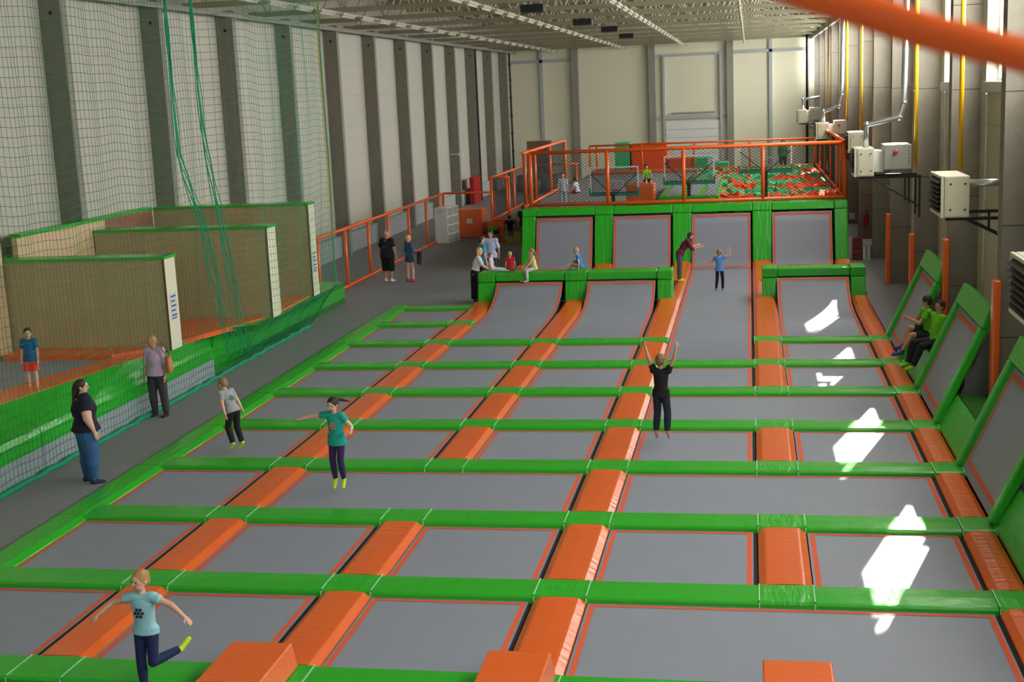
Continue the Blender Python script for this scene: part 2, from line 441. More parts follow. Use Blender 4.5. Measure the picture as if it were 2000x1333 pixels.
for c in (2, 3, 4, 5):
    x0, x1 = (XC(c)-W/2, XC(c)+W/2) if c < 5 else (E5, 3.2)
    nm = 'orange strip %s' % NUM[c] if c < 5 else 'the right edge strip'
    curvepad('column_pad', x0, x1, near_p, 'orange pad on %s just past the eighth green row' % nm, 'orange strip pads')
    fp = far_p
    curvepad('column_pad', x0, x1, fp, 'orange pad on %s rising to the low green wall' % nm, 'orange strip pads')
curvepad('column_pad', XC(1)-W/2, XC(1)+W/2, [(YR(9)-.25, 0), (YR(9)+.2, .02), (LWY, .06)], 'orange pad of the first strip at the foot of the low green wall', 'orange strip pads')
# strips continuing behind the low walls to the tall wall
TWY = 44.55
for c, x0, x1, s in ((3, XC(3)-.02, XC(3)+W/2, 'third'), (4, XC(4)-W/2, XC(4)-.05, 'fourth')):
    curvepad('column_pad', x0, x1, [(LWY+.01, .0), (40, 0), (41.0, .0)], 'orange pad beside the low wall end on the %s strip' % s, 'orange strip pads')
for c in (1, 2, 3, 4, 5):
    x0, x1 = (XC(c)-W/2, XC(c)+W/2) if c < 5 else (E5, 3.3)
    ya = 41.02 if c in (3, 4) else 38.3
    curvepad('column_pad', x0, x1, [(ya, 0), (43.2, 0), (44.0, .05), (TWY, .14)], 'orange pad at the foot of the %s tall wall post from the left' % ORD[c-1], 'orange strip pads')

# ------------------------------------------------------------------ trampoline beds
ZB = -.072
def bed(x0, x1, y0, y1, label, curve=None):
    """grey jumping bed with an orange webbing line near its rim; curve = list of (y,z) for a bed that bends upward"""
    pr = curve or [(y0, 0), (y1, 0)]
    b = MB(); b.smooth = curve is not None
    n = len(pr); th = .012; xa, xb = x0+.015, x1-.06
    vs = []; fs = []
    for y, z in pr: vs += [(xa, y, ZB+z), (xb, y, ZB+z)]
    for i in range(n-1): fs.append((2*i, 2*i+1, 2*i+3, 2*i+2))
    o = len(vs)
    for y, z in pr: vs += [(xa, y, ZB+z-th), (xb, y, ZB+z-th)]
    for i in range(n-1): fs.append((o+2*i, o+2*i+2, o+2*i+3, o+2*i+1))
    fs.append((0, o, o+1, 1)); k = 2*(n-1); fs.append((k, k+1, o+k+1, o+k))
    b.add(vs, fs)
    t = b.build('trampoline_bed', BED); tag(t, label, 'trampoline', 'grey trampoline beds')
    S_ = [0]
    for (ya, za), (yb, zb) in zip(pr, pr[1:]): S_.append(S_[-1]+math.hypot(yb-ya, zb-za))
    T = S_[-1]
    def at(q):
        for i in range(n-1):
            if q <= S_[i+1]+1e-9:
                f_ = (q-S_[i])/(S_[i+1]-S_[i]); d = Vector((0, pr[i+1][0]-pr[i][0], pr[i+1][1]-pr[i][1])).normalized()
                return pr[i][0]+(pr[i+1][0]-pr[i][0])*f_-d.z*.004, pr[i][1]+(pr[i+1][1]-pr[i][1])*f_+d.y*.004
        return pr[-1]
    wd = .06; e0 = .05; e1 = .045
    sm = [e0, e0+wd]+[q for q in S_ if e0+wd < q < T-e1-wd]+[T-e1-wd, T-e1]
    xs = [xa+.035, xa+.035+wd, xb-.02-wd, xb-.02]
    vs = []; fs = []
    for q in sm:
        y, z = at(q)
        vs += [(x, y, ZB+z) for x in xs]
    m_ = len(sm)
    for i in range(m_-1):
        for k in range(3):
            if k == 1 and 0 < i < m_-2: continue
            fs.append((4*i+k, 4*i+k+1, 4*i+k+5, 4*i+k+4))
    w_ = MB(); w_.add(vs, fs); w_.build('orange_webbing', STRIPE, t)
    return t
merge = {0: [(0,0),(1,1),(2,2),(3,4)], 1: [(i,i) for i in range(5)], 2: [(0,0),(1,2),(3,4)], 3: [(i,i) for i in range(5)],
         4: [(0,0),(1,1),(2,2),(3,4)], 5: [(i,i) for i in range(5)], 6: [(0,0),(1,1),(2,2),(4,4)], 7: [(0,0)], 8: [(0,0)]}
for j, cells in merge.items():
    for a, b_ in cells:
        x0 = cell(a)[0]; x1 = cell(b_)[1]
        wide = 'double-width trampoline bed' if b_ > a else 'grey trampoline bed'
        where = cellname[a]
        if a != b_: where = {1: 'from orange strip one to three', 3: 'from orange strip three to the right edge'}[a]
        bed(x0, x1, YR(j)+row_w/2-.01, YR(j+1)-row_w/2-.01, '%s %s, behind the %s green row' % (wide, where, ORD[j]))
# far curved beds rising to the low walls
cv = [(yA, 0), (34.6, 0), (35.3, .015), (35.8, .05), (36.2, .11), (36.55, .2), (36.85, .32), (37.1, .48), (37.28, .66)]
for c in (1, 2, 4):
    x0, x1 = cell(c)
    bed(x0, x1, 0, 0, 'curved grey trampoline bed rising to the low wall, %s' % cellname[c], cv)
# the long lane and wall beds
tw = [(43.2, 0), (43.8, .03), (44.2, .1), (44.5, .22)]
x0, x1 = cell(3)
yl = YR(6)+row_w/2-.01
bed(x0, x1, 0, 0, 'long grey trampoline lane between orange strips three and four, reaching the tall wall', [(yl, 0), (36, 0), (43.2, 0), (43.8, .01), (44.2, .03)])
for c in (1, 2, 4):
    x0, x1 = cell(c)
    bed(x0, x1, 38.4, 44.2, 'grey trampoline bed behind the low wall, %s' % cellname[c])
for c in (1, 2, 3, 4):
    x0, x1 = cell(c)
    wb = bed(x0, x1, 0, 0, 'upright grey trampoline panel in the tall green wall, %s from the left' % ORD[c-1],
        [(44.22, .03), (44.38, .1), (44.5, .24), (44.62, .5), (44.8, .95), (45.0, 1.45), (45.1, 1.78)])
    

# ------------------------------------------------------------------ low and tall green walls
def rounded(o, w=.035): return bevel(o, w, 3)
def post(x0, x1, y0, y1, z0, z1, lean, label, depth=.6, group=None):
    b = MB()
    b.hexa([(x0, y0, z0), (x1, y0, z0), (x1, y1, z0), (x0, y1, z0), (x0, y0+lean, z1), (x1, y0+lean, z1), (x1, y1, z1), (x0, y1, z1)])
    o = rounded(b.build('post_pad', GREEN2)); return tag(o, label, 'wall pad', group)
def low_wall(posts, nm):
    xs = [p[0] for p in posts]; xe = [p[1] for p in posts]
    for i, (a, b_) in enumerate(posts):
        post(a, b_, LWY, 38.0, .0, .585, .2, 'green leaning post pad of the %s low wall, %s from its left end' % (nm, ORD[i]), group='low wall post pads')
        q = MB(); q.box(a, b_, LWY+.19, 38.05, .59, .86)
        tag(rounded(q.build('cap_pad', GREEN2)), 'green block on top of the %s post of the %s low wall' % (ORD[i], nm), 'wall pad', 'low wall cap pads')
    for i in range(len(posts)-1):
        q = MB(); q.box(posts[i][1]+.005, posts[i+1][0]-.005, LWY+.24, 38.0, .6, .845)
        tag(rounded(q.build('beam_pad', GREEN)), 'long green beam pad on the %s low wall, %s of its span' % (nm, ['left half', 'right half'][i] if len(posts) == 3 else 'the whole'), 'wall pad', 'low wall beam pads')
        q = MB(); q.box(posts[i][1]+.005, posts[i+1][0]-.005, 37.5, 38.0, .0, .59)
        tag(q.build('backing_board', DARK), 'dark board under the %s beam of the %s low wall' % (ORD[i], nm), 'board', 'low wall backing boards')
low_wall([(-7.93, -7.42), (-5.34, -4.7), (-2.66, -2.22)], 'left')
low_wall([(.31, .73), (2.74, 3.16)], 'right')
tp = [(-7.9, -7.42), (-5.34, -4.69), (-2.64, -1.99), (.06, .71), (2.78, 3.22)]
for i, (a, b_) in enumerate(tp):
    post(a, b_, TWY, 45.75, .0, 1.76, .62, 'tall green post pad of the far wall, %s from the left' % ORD[i], group='tall wall post pads')
    q = MB(); q.hexa([(a, 45.17, 1.765), (b_, 45.17, 1.765), (b_, 45.75, 1.765), (a, 45.75, 1.765), (a, 45.25, 2.03), (b_, 45.25, 2.03), (b_, 45.75, 2.03), (a, 45.75, 2.03)])
    tag(rounded(q.build('cap_pad', GREEN2), .03), 'green block on top of the %s post of the tall far wall' % ORD[i], 'wall pad', 'tall wall cap pads')
for i in range(4):
    a, b_ = tp[i][1]+.005, tp[i+1][0]-.005
    q = MB(); q.hexa([(a, 45.16, 1.765), (b_, 45.16, 1.765), (b_, 45.7, 1.765), (a, 45.7, 1.765), (a, 45.24, 2.02), (b_, 45.24, 2.02), (b_, 45.7, 2.02), (a, 45.7, 2.02)])
    tag(rounded(q.build('beam_pad', GREEN), .03), 'long green beam pad on top of the tall far wall, %s from the left' % ORD[i], 'wall pad', 'tall wall beam pads')
# front orange blocks
for i, (c, xa, xb) in enumerate(((2, -5.58, -4.9), (3, -2.74, -2.08), (4, .08, .76))):
    q = MB(); q.hexa([(xa, 9.0, .014), (xb+.04, 9.0, .014), (xb+.04, 12.55, .014), (xa, 12.55, .014), (xa, 9.0, .3), (xb, 9.0, .3), (xb, 12.52, .3), (xa, 12.52, .3)])
    tag(rounded(q.build('orange_block', ORANGE), .02), 'raised orange block cut off by the bottom edge, %s from the left' % ORD[i], 'block', 'orange blocks at the bottom edge')

# ------------------------------------------------------------------ right side ramps
def ramp(y0, y1, nm, xt=4.12, zt=2.02, panel=True):
    """slanted trampoline between y0 (near) and y1 (far)"""
    R = empty('slanted_trampoline', (3.2, (y0+y1)/2, 0)); tag(R, 'slanted grey trampoline with green rails, %s' % nm, 'slanted trampoline', 'slanted trampolines')
    ox, oy = 3.2, (y0+y1)/2; hy = (y1-y0)/2
    dx, dz = xt-3.2, zt; Ln = math.hypot(dx, dz); ux, uz = dx/Ln, dz/Ln; nx, nz = -uz, ux
    def slab(mb, s0, s1, ya, yb, n0, n1):
        P = lambda s, y, n_: (ux*s+nx*n_, y, uz*s+nz*n_)
        mb.hexa([P(s0, ya, n0), P(s0, yb, n0), P(s1, yb, n0), P(s1, ya, n0), P(s0, ya, n1), P(s0, yb, n1), P(s1, yb, n1), P(s1, ya, n1)])
    b = MB(); slab(b, .0, Ln-.45, -hy+.2, hy-.2, -.02, 0.0); b.build('bed', BED, R)
    b = MB()
    slab(b, .14, .2, -hy+.36, hy-.36, .001, .006); slab(b, .14, Ln-.55, -hy+.3, -hy+.36, .001, .006); slab(b, .14, Ln-.55, hy-.36, hy-.3, .001, .006); slab(b, Ln-.6, Ln-.53, -hy+.36, hy-.36, .001, .006)
    b.build('orange_webbing', STRIPE, R)
    for s_ in (-1, 1):
        b = MB(); ya, yb = (-hy, -hy+.2) if s_ < 0 else (hy-.2, hy)
        slab(b, 0.02, Ln-.4, ya, yb, -.05, .1); rounded(b.build('side_rail_pad', GREEN, R), .03)
    b = MB(); slab(b, Ln-.4, Ln, -hy, hy, -.05, .1); rounded(b.build('top_pad', GREEN2, R), .03)
    if panel:
        for ya in (-hy+.06, hy-.08):
            b = MB(); b.prism([(.12, FL), (dx-.05, FL), (dx-.05, zt-.3)], ya, ya+.02, 'y')
            b.build('side_panel', mat('grey_side_cloth', (96, 96, 98), rough=.9), R)
    return R
HY = .2
ramp(28.6, 31.4, 'farthest from the camera')
ramp(23.05, 25.95, 'in the middle beside two seated men', zt=2.05)
ramp(17.6, 20.6, 'nearest the camera')
ramp(12.2, 15.1, 'cut off by the lower right corner')
def seatbox(y0, y1, nm):
    R = empty('green_step_box', (3.2, (y0+y1)/2, FL)); tag(R, 'green padded step box between slanted trampolines, %s' % nm, 'step box', 'green step boxes')
    h = (y1-y0)/2
    b = MB(); b.prism([(.0, .1), (.02, 0), (.34, 0), (.34, .64), (.30, .66)], -h, h, 'y'); rounded(b.build('sloped_front', GREEN2, R), .02)
    b = MB(); b.box(.345, .76, -h, h, 0, .64); b.build('turf_top', TURF, R)
seatbox(25.98, 28.58, 'with two seated men'); seatbox(20.63, 23.02, 'the empty middle one'); seatbox(15.13, 17.57, 'at the right edge of the picture')
# orange pillar pads
for i, (y, zt) in enumerate(((Y0R+PR*3, 2.03), (Y0R+PR*2, 2.08), (Y0R+PR, 2.62), (Y0R, 2.6))):
    b = MB(); b.box(-.13, .0, -.14, .3, FL, zt) if False else b.box(-.13, -.004, -.14, .12, FL, zt)
    o = rounded(b.build('pillar_pad', ORANGE, loc=(XRF, y, 0)), .03)
    tag(o, 'tall orange pad on a right wall pillar, %s' % ['farthest away', 'second farthest', 'behind the two seated men', 'nearest the camera'][i], 'pillar pad', 'orange pillar pads')
# ------------------------------------------------------------------ left court: kerb pads, mats, plywood walls
PZ = 1.04
m = MB(); pf = [(-15.62, 9), (-14.3, 9), (-13.6, 20), (-12.75, 25), (-12.75, 34.6), (-15.62, 34.6)]; n = len(pf); m.add([(x, y, FL) for x, y in pf]+[(x, y, .93) for x, y in pf], [tuple(range(n))[::-1], tuple(range(n, 2*n))]+[(i, (i+1) % n, n+(i+1) % n, n+i) for i in range(n)]); tag(m.build('platform_frame', DARK), 'dark frame under the raised left court', 'frame')
def kerb(name, secs, parts, label, group, cap=True):
    """secs: list of (y, [(x,z)...]) ; parts: list of (part name, material, i0, i1) strips of the profile"""
    R = empty(name, (secs[0][1][0][0], secs[0][0], FL)); tag(R, label, 'kerb pad', group)
    ox, oy, oz = R.location
    for pn, ma, i0, i1 in parts:
        b = MB(); vs = []; fs = []; k = i1-i0+1
        for y, pr in secs: vs += [(q[0]-ox, (q[2] if len(q) > 2 else y)-oy, q[1]-oz) for q in pr[i0:i1+1]]
        for a in range(len(secs)-1):
            for i in range(k-1): fs.append((a*k+i, (a+1)*k+i, (a+1)*k+i+1, a*k+i+1))
        if cap:
            n = len(vs)
            y, pr = secs[-1]; yq = [(q[2] if len(q) > 2 else y)-oy for q in pr]; q = [(pr[k][0]-ox, yq[k], pr[k][1]-oz) for k in range(i0, i1+1)]+[(pr[i1][0]-.3-ox, yq[i1], pr[i1][1]-oz), (pr[i0][0]-.3-ox, yq[i0], pr[i0][1]-oz)]
            vs += q; fs.append(tuple(range(n, n+len(q))))
            n = len(vs); y, pr = secs[0]; yq = [(q[2] if len(q) > 2 else y)-oy for q in pr]; q = [(pr[k_][0]-ox, yq[k_], pr[k_][1]-oz) for k_ in range(i0, i1+1)]+[(pr[i1][0]-.1-ox, yq[i1], pr[i0][1]-oz)]
            vs += q; fs.append(tuple(range(n, n+len(q)))[::-1])
        b.add(vs, fs); b.build(pn, ma, R)
    return R
def k1(y):
    t = max(0, min(1, (y-20)/5.2)); xi = -13.0+(-12.17+13.0)*t if y > 20 else -13.0-(20-y)*.1
    return (y, [(-12.15, FL), (-12.15, .34), (-12.15, .585), (-12.2, .68), (xi-.02, PZ), (xi-.1, PZ)])
for i, (a, b_) in enumerate(((9.0, 20.1), (20.12, 27.6))):
    ys = [a+(b_-a)*q/4 for q in range(5)]
    kerb('kerb_pad', [k1(y) for y in ys], [('grey_skirt', mat('grey_skirt_cloth', (150, 158, 164), rough=.8), 0, 1), ('green_cover', GREEN2, 1, 5)],
         'bulky green kerb pad with grey skirt behind the hanging net, %s' % ['cut by the left edge', 'behind the woman in lilac'][i], 'kerb pads with grey skirt')
def k2(y):
    g = max(0, min(1, (y-27.6)/3.0)); pr = []
    for x, z in [(-12.35, FL), (-11.85, .3), (-11.8, .34), (-11.63, .73), (-11.28, 1.02)]:
        xx = -12.3+(x+12.3)*(.25+.75*g); pr.append((xx, z, y*(1-g)+y*-x/12.3*g))
    return (y, pr+[(-12.6, PZ-.015, pr[-1][2])])
for i, (a, b_) in enumerate(((27.62, 33.9), (33.93, 35.9), (35.93, 38.1))):
    ys = [a+(b_-a)*q/12 for q in range(13)]
    kerb('kerb_pad', [k2(y) for y in ys], [('green_cover', GREEN2, 0, 5)],
         'green bulging kerb pad along the walkway, %s' % ['longest of the far three', 'short middle one', 'last one by the orange fence'][i], 'bulging kerb pads')
def slab(name, pts, z0, z1, ma, label, cat, group=None):
    n = len(pts); b = MB(); vs = [(x, y, z0) for x, y in pts]+[(x, y, z1) for x, y in pts]
    b.add(vs, [tuple(range(n))[::-1], tuple(range(n, 2*n))]+[(i, (i+1) % n, n+(i+1) % n, n+i) for i in range(n)])
    return tag(b.build(name, ma), label, cat, group)
slab('court_bed', [(-15.4, 9.0), (-14.9, 9.0), (-14.5, 17.5), (-13.95, 20.2), (-12.95, 24.35), (-15.4, 24.35)], .94, 1.0, BED, 'grey bed of the left court where the boy in red shorts stands', 'trampoline', None)
slab('edge_pad', [(-15.4, 24.36), (-12.94, 24.36), (-12.3, 25.18), (-15.4, 25.18)], .94, PZ+.06, ORANGE, 'orange pad along the foot of the nearest plywood wall', 'floor pad')
slab('edge_pad', [(-14.48, 17.5), (-14.88, 9.0), (-13.9, 9.0), (-13.3, 17.5), (-13.04, 20.0), (-12.2, 25.17), (-12.28, 25.17), (-12.93, 24.34), (-13.93, 20.2)], .94, PZ+.01, ORANGE, 'orange pad between the left court bed and the green kerb', 'floor pad')
slab('edge_pad', [(-15.4, 25.8), (-12.3, 25.8), (-12.1, 26.6), (-15.4, 26.6)], .94, PZ+.01, ORANGE, 'orange pad just behind the nearest plywood wall', 'floor pad')
slab('court_bed', [(-15.4, 26.62), (-12.9, 26.62), (-12.9, 27.75), (-15.4, 27.75)], .94, 1.0, BED, 'grey bed strip between the nearest and the middle plywood walls', 'trampoline')
slab('edge_pad', [(-12.88, 26.62), (-12.12, 26.62), (-11.4, 29.05), (-15.4, 29.05), (-15.4, 27.77), (-12.88, 27.77)], .94, PZ+.01, ORANGE, 'orange pad before the middle plywood wall', 'floor pad')
slab('edge_pad', [(-15.4, 29.8), (-11.35, 29.8), (-11.4, 32.35), (-15.4, 32.35)], .94, PZ+.01, ORANGE, 'orange pad between the middle and farthest plywood walls', 'floor pad')
for i, (y, xr, zt, th) in enumerate(((25.2, -12.0, 2.95, .5), (29.1, -11.2, 3.16, .55), (32.4, -11.3, 3.41, .45))):
    xl = -16.3 if i == 0 else -15.6
    R = empty('plywood_wall', ((xl+xr)/2, y+th/2, PZ-.02)); nm = ['nearest', 'middle', 'farthest'][i]
    tag(R, 'plywood partition with green top edge on the left court, the %s of three' % nm, 'partition', 'plywood partitions')
    h = (xr-xl)/2; z = zt-PZ+.02
    b = MB(); b.box(-h, h-.03, -th/2, th/2, 0, z); b.build('plywood_panel', WOOD, R)
    b = MB(); b.box(h-.03, h, -th/2, th/2, 0, z); b.build('white_end', CAPW, R)
    b = MB(); b.box(-h, h+.02, -th/2-.03, th/2+.03, z, z+.06); b.build('green_top_edge', GREEN, R)
    b = MB(); b.box(h-.04, h-.005, -th/2-.02, -th/2, 0, z); b.build('edge_strip', mat('brown_edge', (110, 60, 44), rough=.7), R)
    if i != 1:
        b = MB(); b.box(h+.001, h+.006, -.16, .16, .62, 1.18); q = b.build('notice', PAPER, R)
        b = MB()
        for k in range(5): b.box(h+.007, h+.009, -.12, .12-.05*(k % 2), 1.1-.1*k, 1.135-.1*k)
        b.box(h+.007, h+.009, -.12, .1, .64, .67); b.build('printing', INK, q)
m = MB(); m.box(-15.75, -15.63, 25.76, 29.75, FL, 3.42); bw = tag(m.build('back_panel', WOODB), 'light plywood back panel of the left court with green top', 'partition')
m = MB(); m.box(-15.8, -15.55, 25.76, 29.75, 3.42, 3.5); m.build('green_top_edge', GREEN, bw)
m = MB(); m.box(-15.75, -15.63, 9, 25.12, FL, 3.42); tag(m.build('back_panel', WOODB), 'light plywood back panel beside the boy in red shorts', 'partition')
m = MB(); m.box(-15.75, -15.63, 29.76, 32.36, FL, 3.42); bw = tag(m.build('back_panel', BRICK), 'reddish stone clad back panel behind the middle plywood wall', 'partition')
m = MB(); m.box(-15.8, -15.62, 29.76, 32.36, 3.42, 3.5); m.build('green_top_edge', GREEN, bw)

# ------------------------------------------------------------------ hanging net
def netx(y, z):
    base = -12.06
    if y > 27.7:
        t = min(1, (y-27.7)/.6)
        pz = [(-.1, -12.15), (.32, -11.72), (.73, -11.52), (1.06, -11.12), (20, -11.08)]
        for (za, xa), (zb, xb) in zip(pz, pz[1:]):
            if z <= zb: xx = xa+(xb-xa)*max(0, (z-za))/(zb-za); break
        base = base*(1-t)+xx*t
    w_ = .05*math.sin(y*2.3+.5*math.sin(z))+.03*math.sin(y*5.1+1.3*math.sin(z*.7))
    if z < 1.3: w_ *= max(0, (z+.1)/1.4)
    return base+abs(w_)
def ney(z):   # far edge of the net leans
    return 33.55+.5*max(0, (2.2-z)/2.2)**2
N = empty('safety_net', (-12.06, 27, FL)); tag(N, 'green safety net hanging from the roof along the left walkway', 'net')
b = MB()
def zsag(y, z):
    return z+.05*math.sin(y*1.35+z*.3)*min(1, max(0, z-.8)/3)-.02*math.cos(y*4.1)
z = -.08; 
while z < 8.85:
    ye = ney(z); pts = []; y = 9.0
    while y < ye+.01: pts.append((netx(y, z), y, zsag(y, z) if z > 0 else z)); y += .3
    pts.append((netx(ye, z), ye, zsag(ye, z)))
    b.tube([(p[0]-N.location.x, p[1]-27, p[2]-FL) for p in pts], .0055, 3, False); z += .165
y = 9.0
while y < 33.6:
    pts = []; z = -.09
    ye = 33.55
    while z < 8.9:
        yy = y+(ney(z)-ye)*max(0, (y-28)/5.6) if y > 28 else y
        pts.append((netx(yy, z)-N.location.x, yy-27, z-FL)); z += .3 if z > 1.2 else .15
    b.tube(pts, .0042, 3, False); y += .125
b.build('net_mesh', NETM, N)
b = MB(); pts = []
y = 9.0
while y < 34: pts.append((netx(y, -.05)+.02*math.sin(9*y)+.03-N.location.x, y-27, .035+.012*math.sin(y*7))); y += .2
b.tube(pts, .06, 6); pts = []
y = 34.0
b.build('bottom_rope', NETM, N)
b = MB(); b.tube([(netx(ney(z_), z_)-N.location.x, ney(z_)-27, z_-FL) for z_ in [q*.3-.05 for q in range(30)]], .02, 5); b.build('edge_rope', mat('edge_rope', (60, 150, 90), rough=.8), N)
b = MB(); b.tube([(netx(33.45, z_)-N.location.x-.02, 33.45-27+.06, z_-FL) for z_ in [q*.3+2.5 for q in range(21)]], .012, 5); b.build('edge_cord', mat('orange_cord', (226, 140, 60), rough=.8), N)
# gathered tie cords hanging in front of the partitions
for i, (line, nm) in enumerate((([(24.2, 8.6), (24.2, 5.15), (25.1, 3.54), (26.0, .8)], 'left'), ([(25.4, 8.7), (25.45, 5.6), (26.1, 3.2), (26.8, .66)], 'right'))):
    b = MB()
    for k in range(5):
        pts = []
        for q in range(31):
            t = q/30*(len(line)-1); a_ = min(int(t), len(line)-2); f_ = t-a_
            yy = line[a_][0]*(1-f_)+line[a_+1][0]*f_; zz = line[a_][1]*(1-f_)+line[a_+1][1]*f_
            sp_ = (q/30)*.16*(k-2)
            pts.append((-11.02+.02*math.sin(k*2+q*.7), yy+sp_+.02*math.sin(q*1.3+k), zz))
        b.tube(pts, .010+.004*(k % 2), 4, False)
    tag(b.build('net_cord_bundle', NETM), 'gathered bundle of teal net cords hanging before the plywood walls, %s one' % nm, 'cord', 'net cord bundles')

# ------------------------------------------------------------------ fences
def wiremesh(b, P0, P1, z0a, z1a, step=.17, r=.006, z0b=None, z1b=None):
    """diagonal wire mesh between two upright lines"""
    P0 = Vector(P0); P1 = Vector(P1); L = (P1-P0).length; d = (P1-P0)/L; H = z1a-z0a
    z0b = z0a if z0b is None else z0b
    sl = .62
    n = int((L+H/sl)/step)
    for k in range(n):
        for s_ in (1, -1):
            # line from bottom s = k*step - H/sl to top
            sa = k*step-H/sl; sb = k*step
            if s_ < 0: sa, sb = sb, sa
            za, zb = 0, H
            def clip(s, t0, t1): return s
            # parametric
            t0, t1 = 0.0, 1.0
            ds = sb-sa
            for lim, sign in ((0, 1), (L, -1)):
                fa = (sa-lim)*sign; fb = (sb-lim)*sign
                if fa < 0 and fb < 0: t0 = 2; break
                if fa < 0: t0 = max(t0, -fa/(fb-fa))
                if fb < 0: t1 = min(t1, fa/(fa-fb))
            if t0 >= t1 or t0 > 1: continue
            A = P0+d*(sa+ds*t0); B = P0+d*(sa+ds*t1)
            b.tube([(A.x, A.y, z0a+H*t0), (B.x, B.y, z0a+H*t1)], r, 3, False)
def fence(name, P0, P1, z0, z1, posts, label, group=None, r=.05, mesh=True, foot=None, step=.17, wr=.006, mcol=None):
    P0 = Vector((P0[0], P0[1], 0)); P1 = Vector((P1[0], P1[1], 0)); L = (P1-P0).length; d = (P1-P0)/L
    R = empty(name, (P0.x, P0.y, z0 if foot is None else foot)); tag(R, label, 'fence', group); o = R.location
    def part(b, nm, ma): 
        b.v = [(v[0]-o.x, v[1]-o.y, v[2]-o.z) for v in b.v]; b.smooth = True; b.sm = [True]*len(b.f); return b.build(nm, ma, R)
    b = MB(); b.tube([(P0.x, P0.y, z1), (P1.x, P1.y, z1)], r, 10); part(b, 'top_rail', OMETAL)
    b = MB(); b.tube([(P0.x, P0.y, z0+r), (P1.x, P1.y, z0+r)], r, 10); part(b, 'bottom_rail', OMETAL)
    for s_ in posts:
        p = P0+d*s_; b = MB(); b.tube([(p.x, p.y, (z0 if foot is None else foot)), (p.x, p.y, z1)], r*1.05, 10); part(b, 'post', OMETAL)
    if mesh:
        b = MB(); wiremesh(b, P0, P1, z0+.08, z1-.04, step, wr); part(b, 'wire_mesh', mcol or MESHB)
    return R
fence('orange_fence', (-13.25, 38.55), (-13.25, 55.9), FL, 1.87, [.05, 2.9, 5.6, 8.2, 11.2, 14.1, 16.4, 17.3], 'orange tube fence running beside the walkway from the kerb to the white shelf', None, .055, True, None, .12, .0028, mat('fine_net', (120, 124, 120), rough=.8))
fence('orange_fence', (-13.2, 55.95), (-10.95, 55.95), FL, 1.87, [2.2], 'short orange fence crossing behind the white shelf and wrapped box', None, .05, False)
fence('deck_fence', (-7.62, 45.62), (3.15, 45.62), 2.05, 3.95, [0, 2.72, 5.36, 8.05, 10.77], 'front orange fence with black wire mesh on top of the tall wall', 'deck fences', .065)
fence('deck_fence', (-7.9, 45.75), (-7.9, 56.6), 2.0, 3.95, [0.3, 2.6, 6.4, 10.8], 'left orange fence of the raised deck', 'deck fences', .06)
fence('deck_fence', (3.18, 45.75), (3.18, 65.4), 2.0, 3.95, [.9, 2.2, 4.2, 8, 12, 16, 19.5], 'right orange fence of the raised deck above the foam pit', 'deck fences', .06)
fence('deck_fence', (-7.9, 65.6), (3.1, 65.6), 1.9, 3.3, [0, .35, 2.6, 5.2, 7.9, 11.0], 'rear orange fence of the raised deck behind the foam pit', 'deck fences', .05, False)
m = MB(); m.box(-7.8, 3.05, 65.42, 65.55, 1.9, 2.06); tag(rounded(m.build('rear_pit_pad', ORANGE)), 'long orange pad along the foot of the rear deck fence', 'pad')
m = MB(); m.tube([(-2.9, 65.3, 2.07), (-2.9, 65.3, 2.9)], .04); 
fence('landing_fence', (-10.7, 53.9), (-10.7, 62.4), .8, 2.62, [0, 3.5, 5.4, 8.4], 'orange fence with mesh beside the landing left of the tall wall', 'landing fences', .055, True, FL)
fence('landing_fence', (-10.6, 53.9), (-9.9, 53.9), .8, 2.62, [.65], 'narrow orange fence panel at the front of the landing', 'landing fences', .05, True, FL)
fence('landing_fence', (-10.6, 62.5), (-8.1, 62.5), .8, 2.62, [1.2, 2.4], 'orange fence at the rear of the landing', 'landing fences', .045, False, FL)

# deck and foam pit
m = MB(); m.box(-8.0, -2.72, 45.8, 70, FL, 1.88); tag(m.build('raised_deck', CARPET), 'raised grey carpeted deck behind the tall green wall', 'deck')
m = MB(); m.box(-2.7, 3.2, 45.8, 70, FL, 1.6); tag(m.build('pit_base', DARK), 'base of the foam pit behind the tall wall', 'foam pit')
m = MB(); m.box(-9.9, -8.02, 54.0, 62.4, FL, .78) ; m.box(-10.65, -9.9, 54.0, 62.4, FL, .78)
tag(m.build('landing', CARPET), 'grey carpeted landing left of the raised deck', 'deck')
fm = {}
s_ = .15
for nm, ma in (('g', FOAMG), ('o', FOAMO)):
    b = MB(); b.box(-s_, s_, -s_, s_, -s_, s_); fm[nm] = b.mesh('foam_cube', ma)
rng = random.Random(3); cnt = 0; allc = []
def infoam(x, y): return x > -2.45+.0*y
yy = 46.15
while yy < 65:
    xx = -2.45+rng.random()*.15
    while xx < 2.95:
        allc.append((xx+rng.uniform(-.08, .08), yy+rng.uniform(-.08, .08), 1.78+rng.uniform(-.02, .14))); xx += .33
    yy += .36
def inlane(p): return p[0] < -1.05 and p[1] < 55
allc = [p for p in allc if not inlane(p)]
rest = {'g': MB(), 'o': MB()}
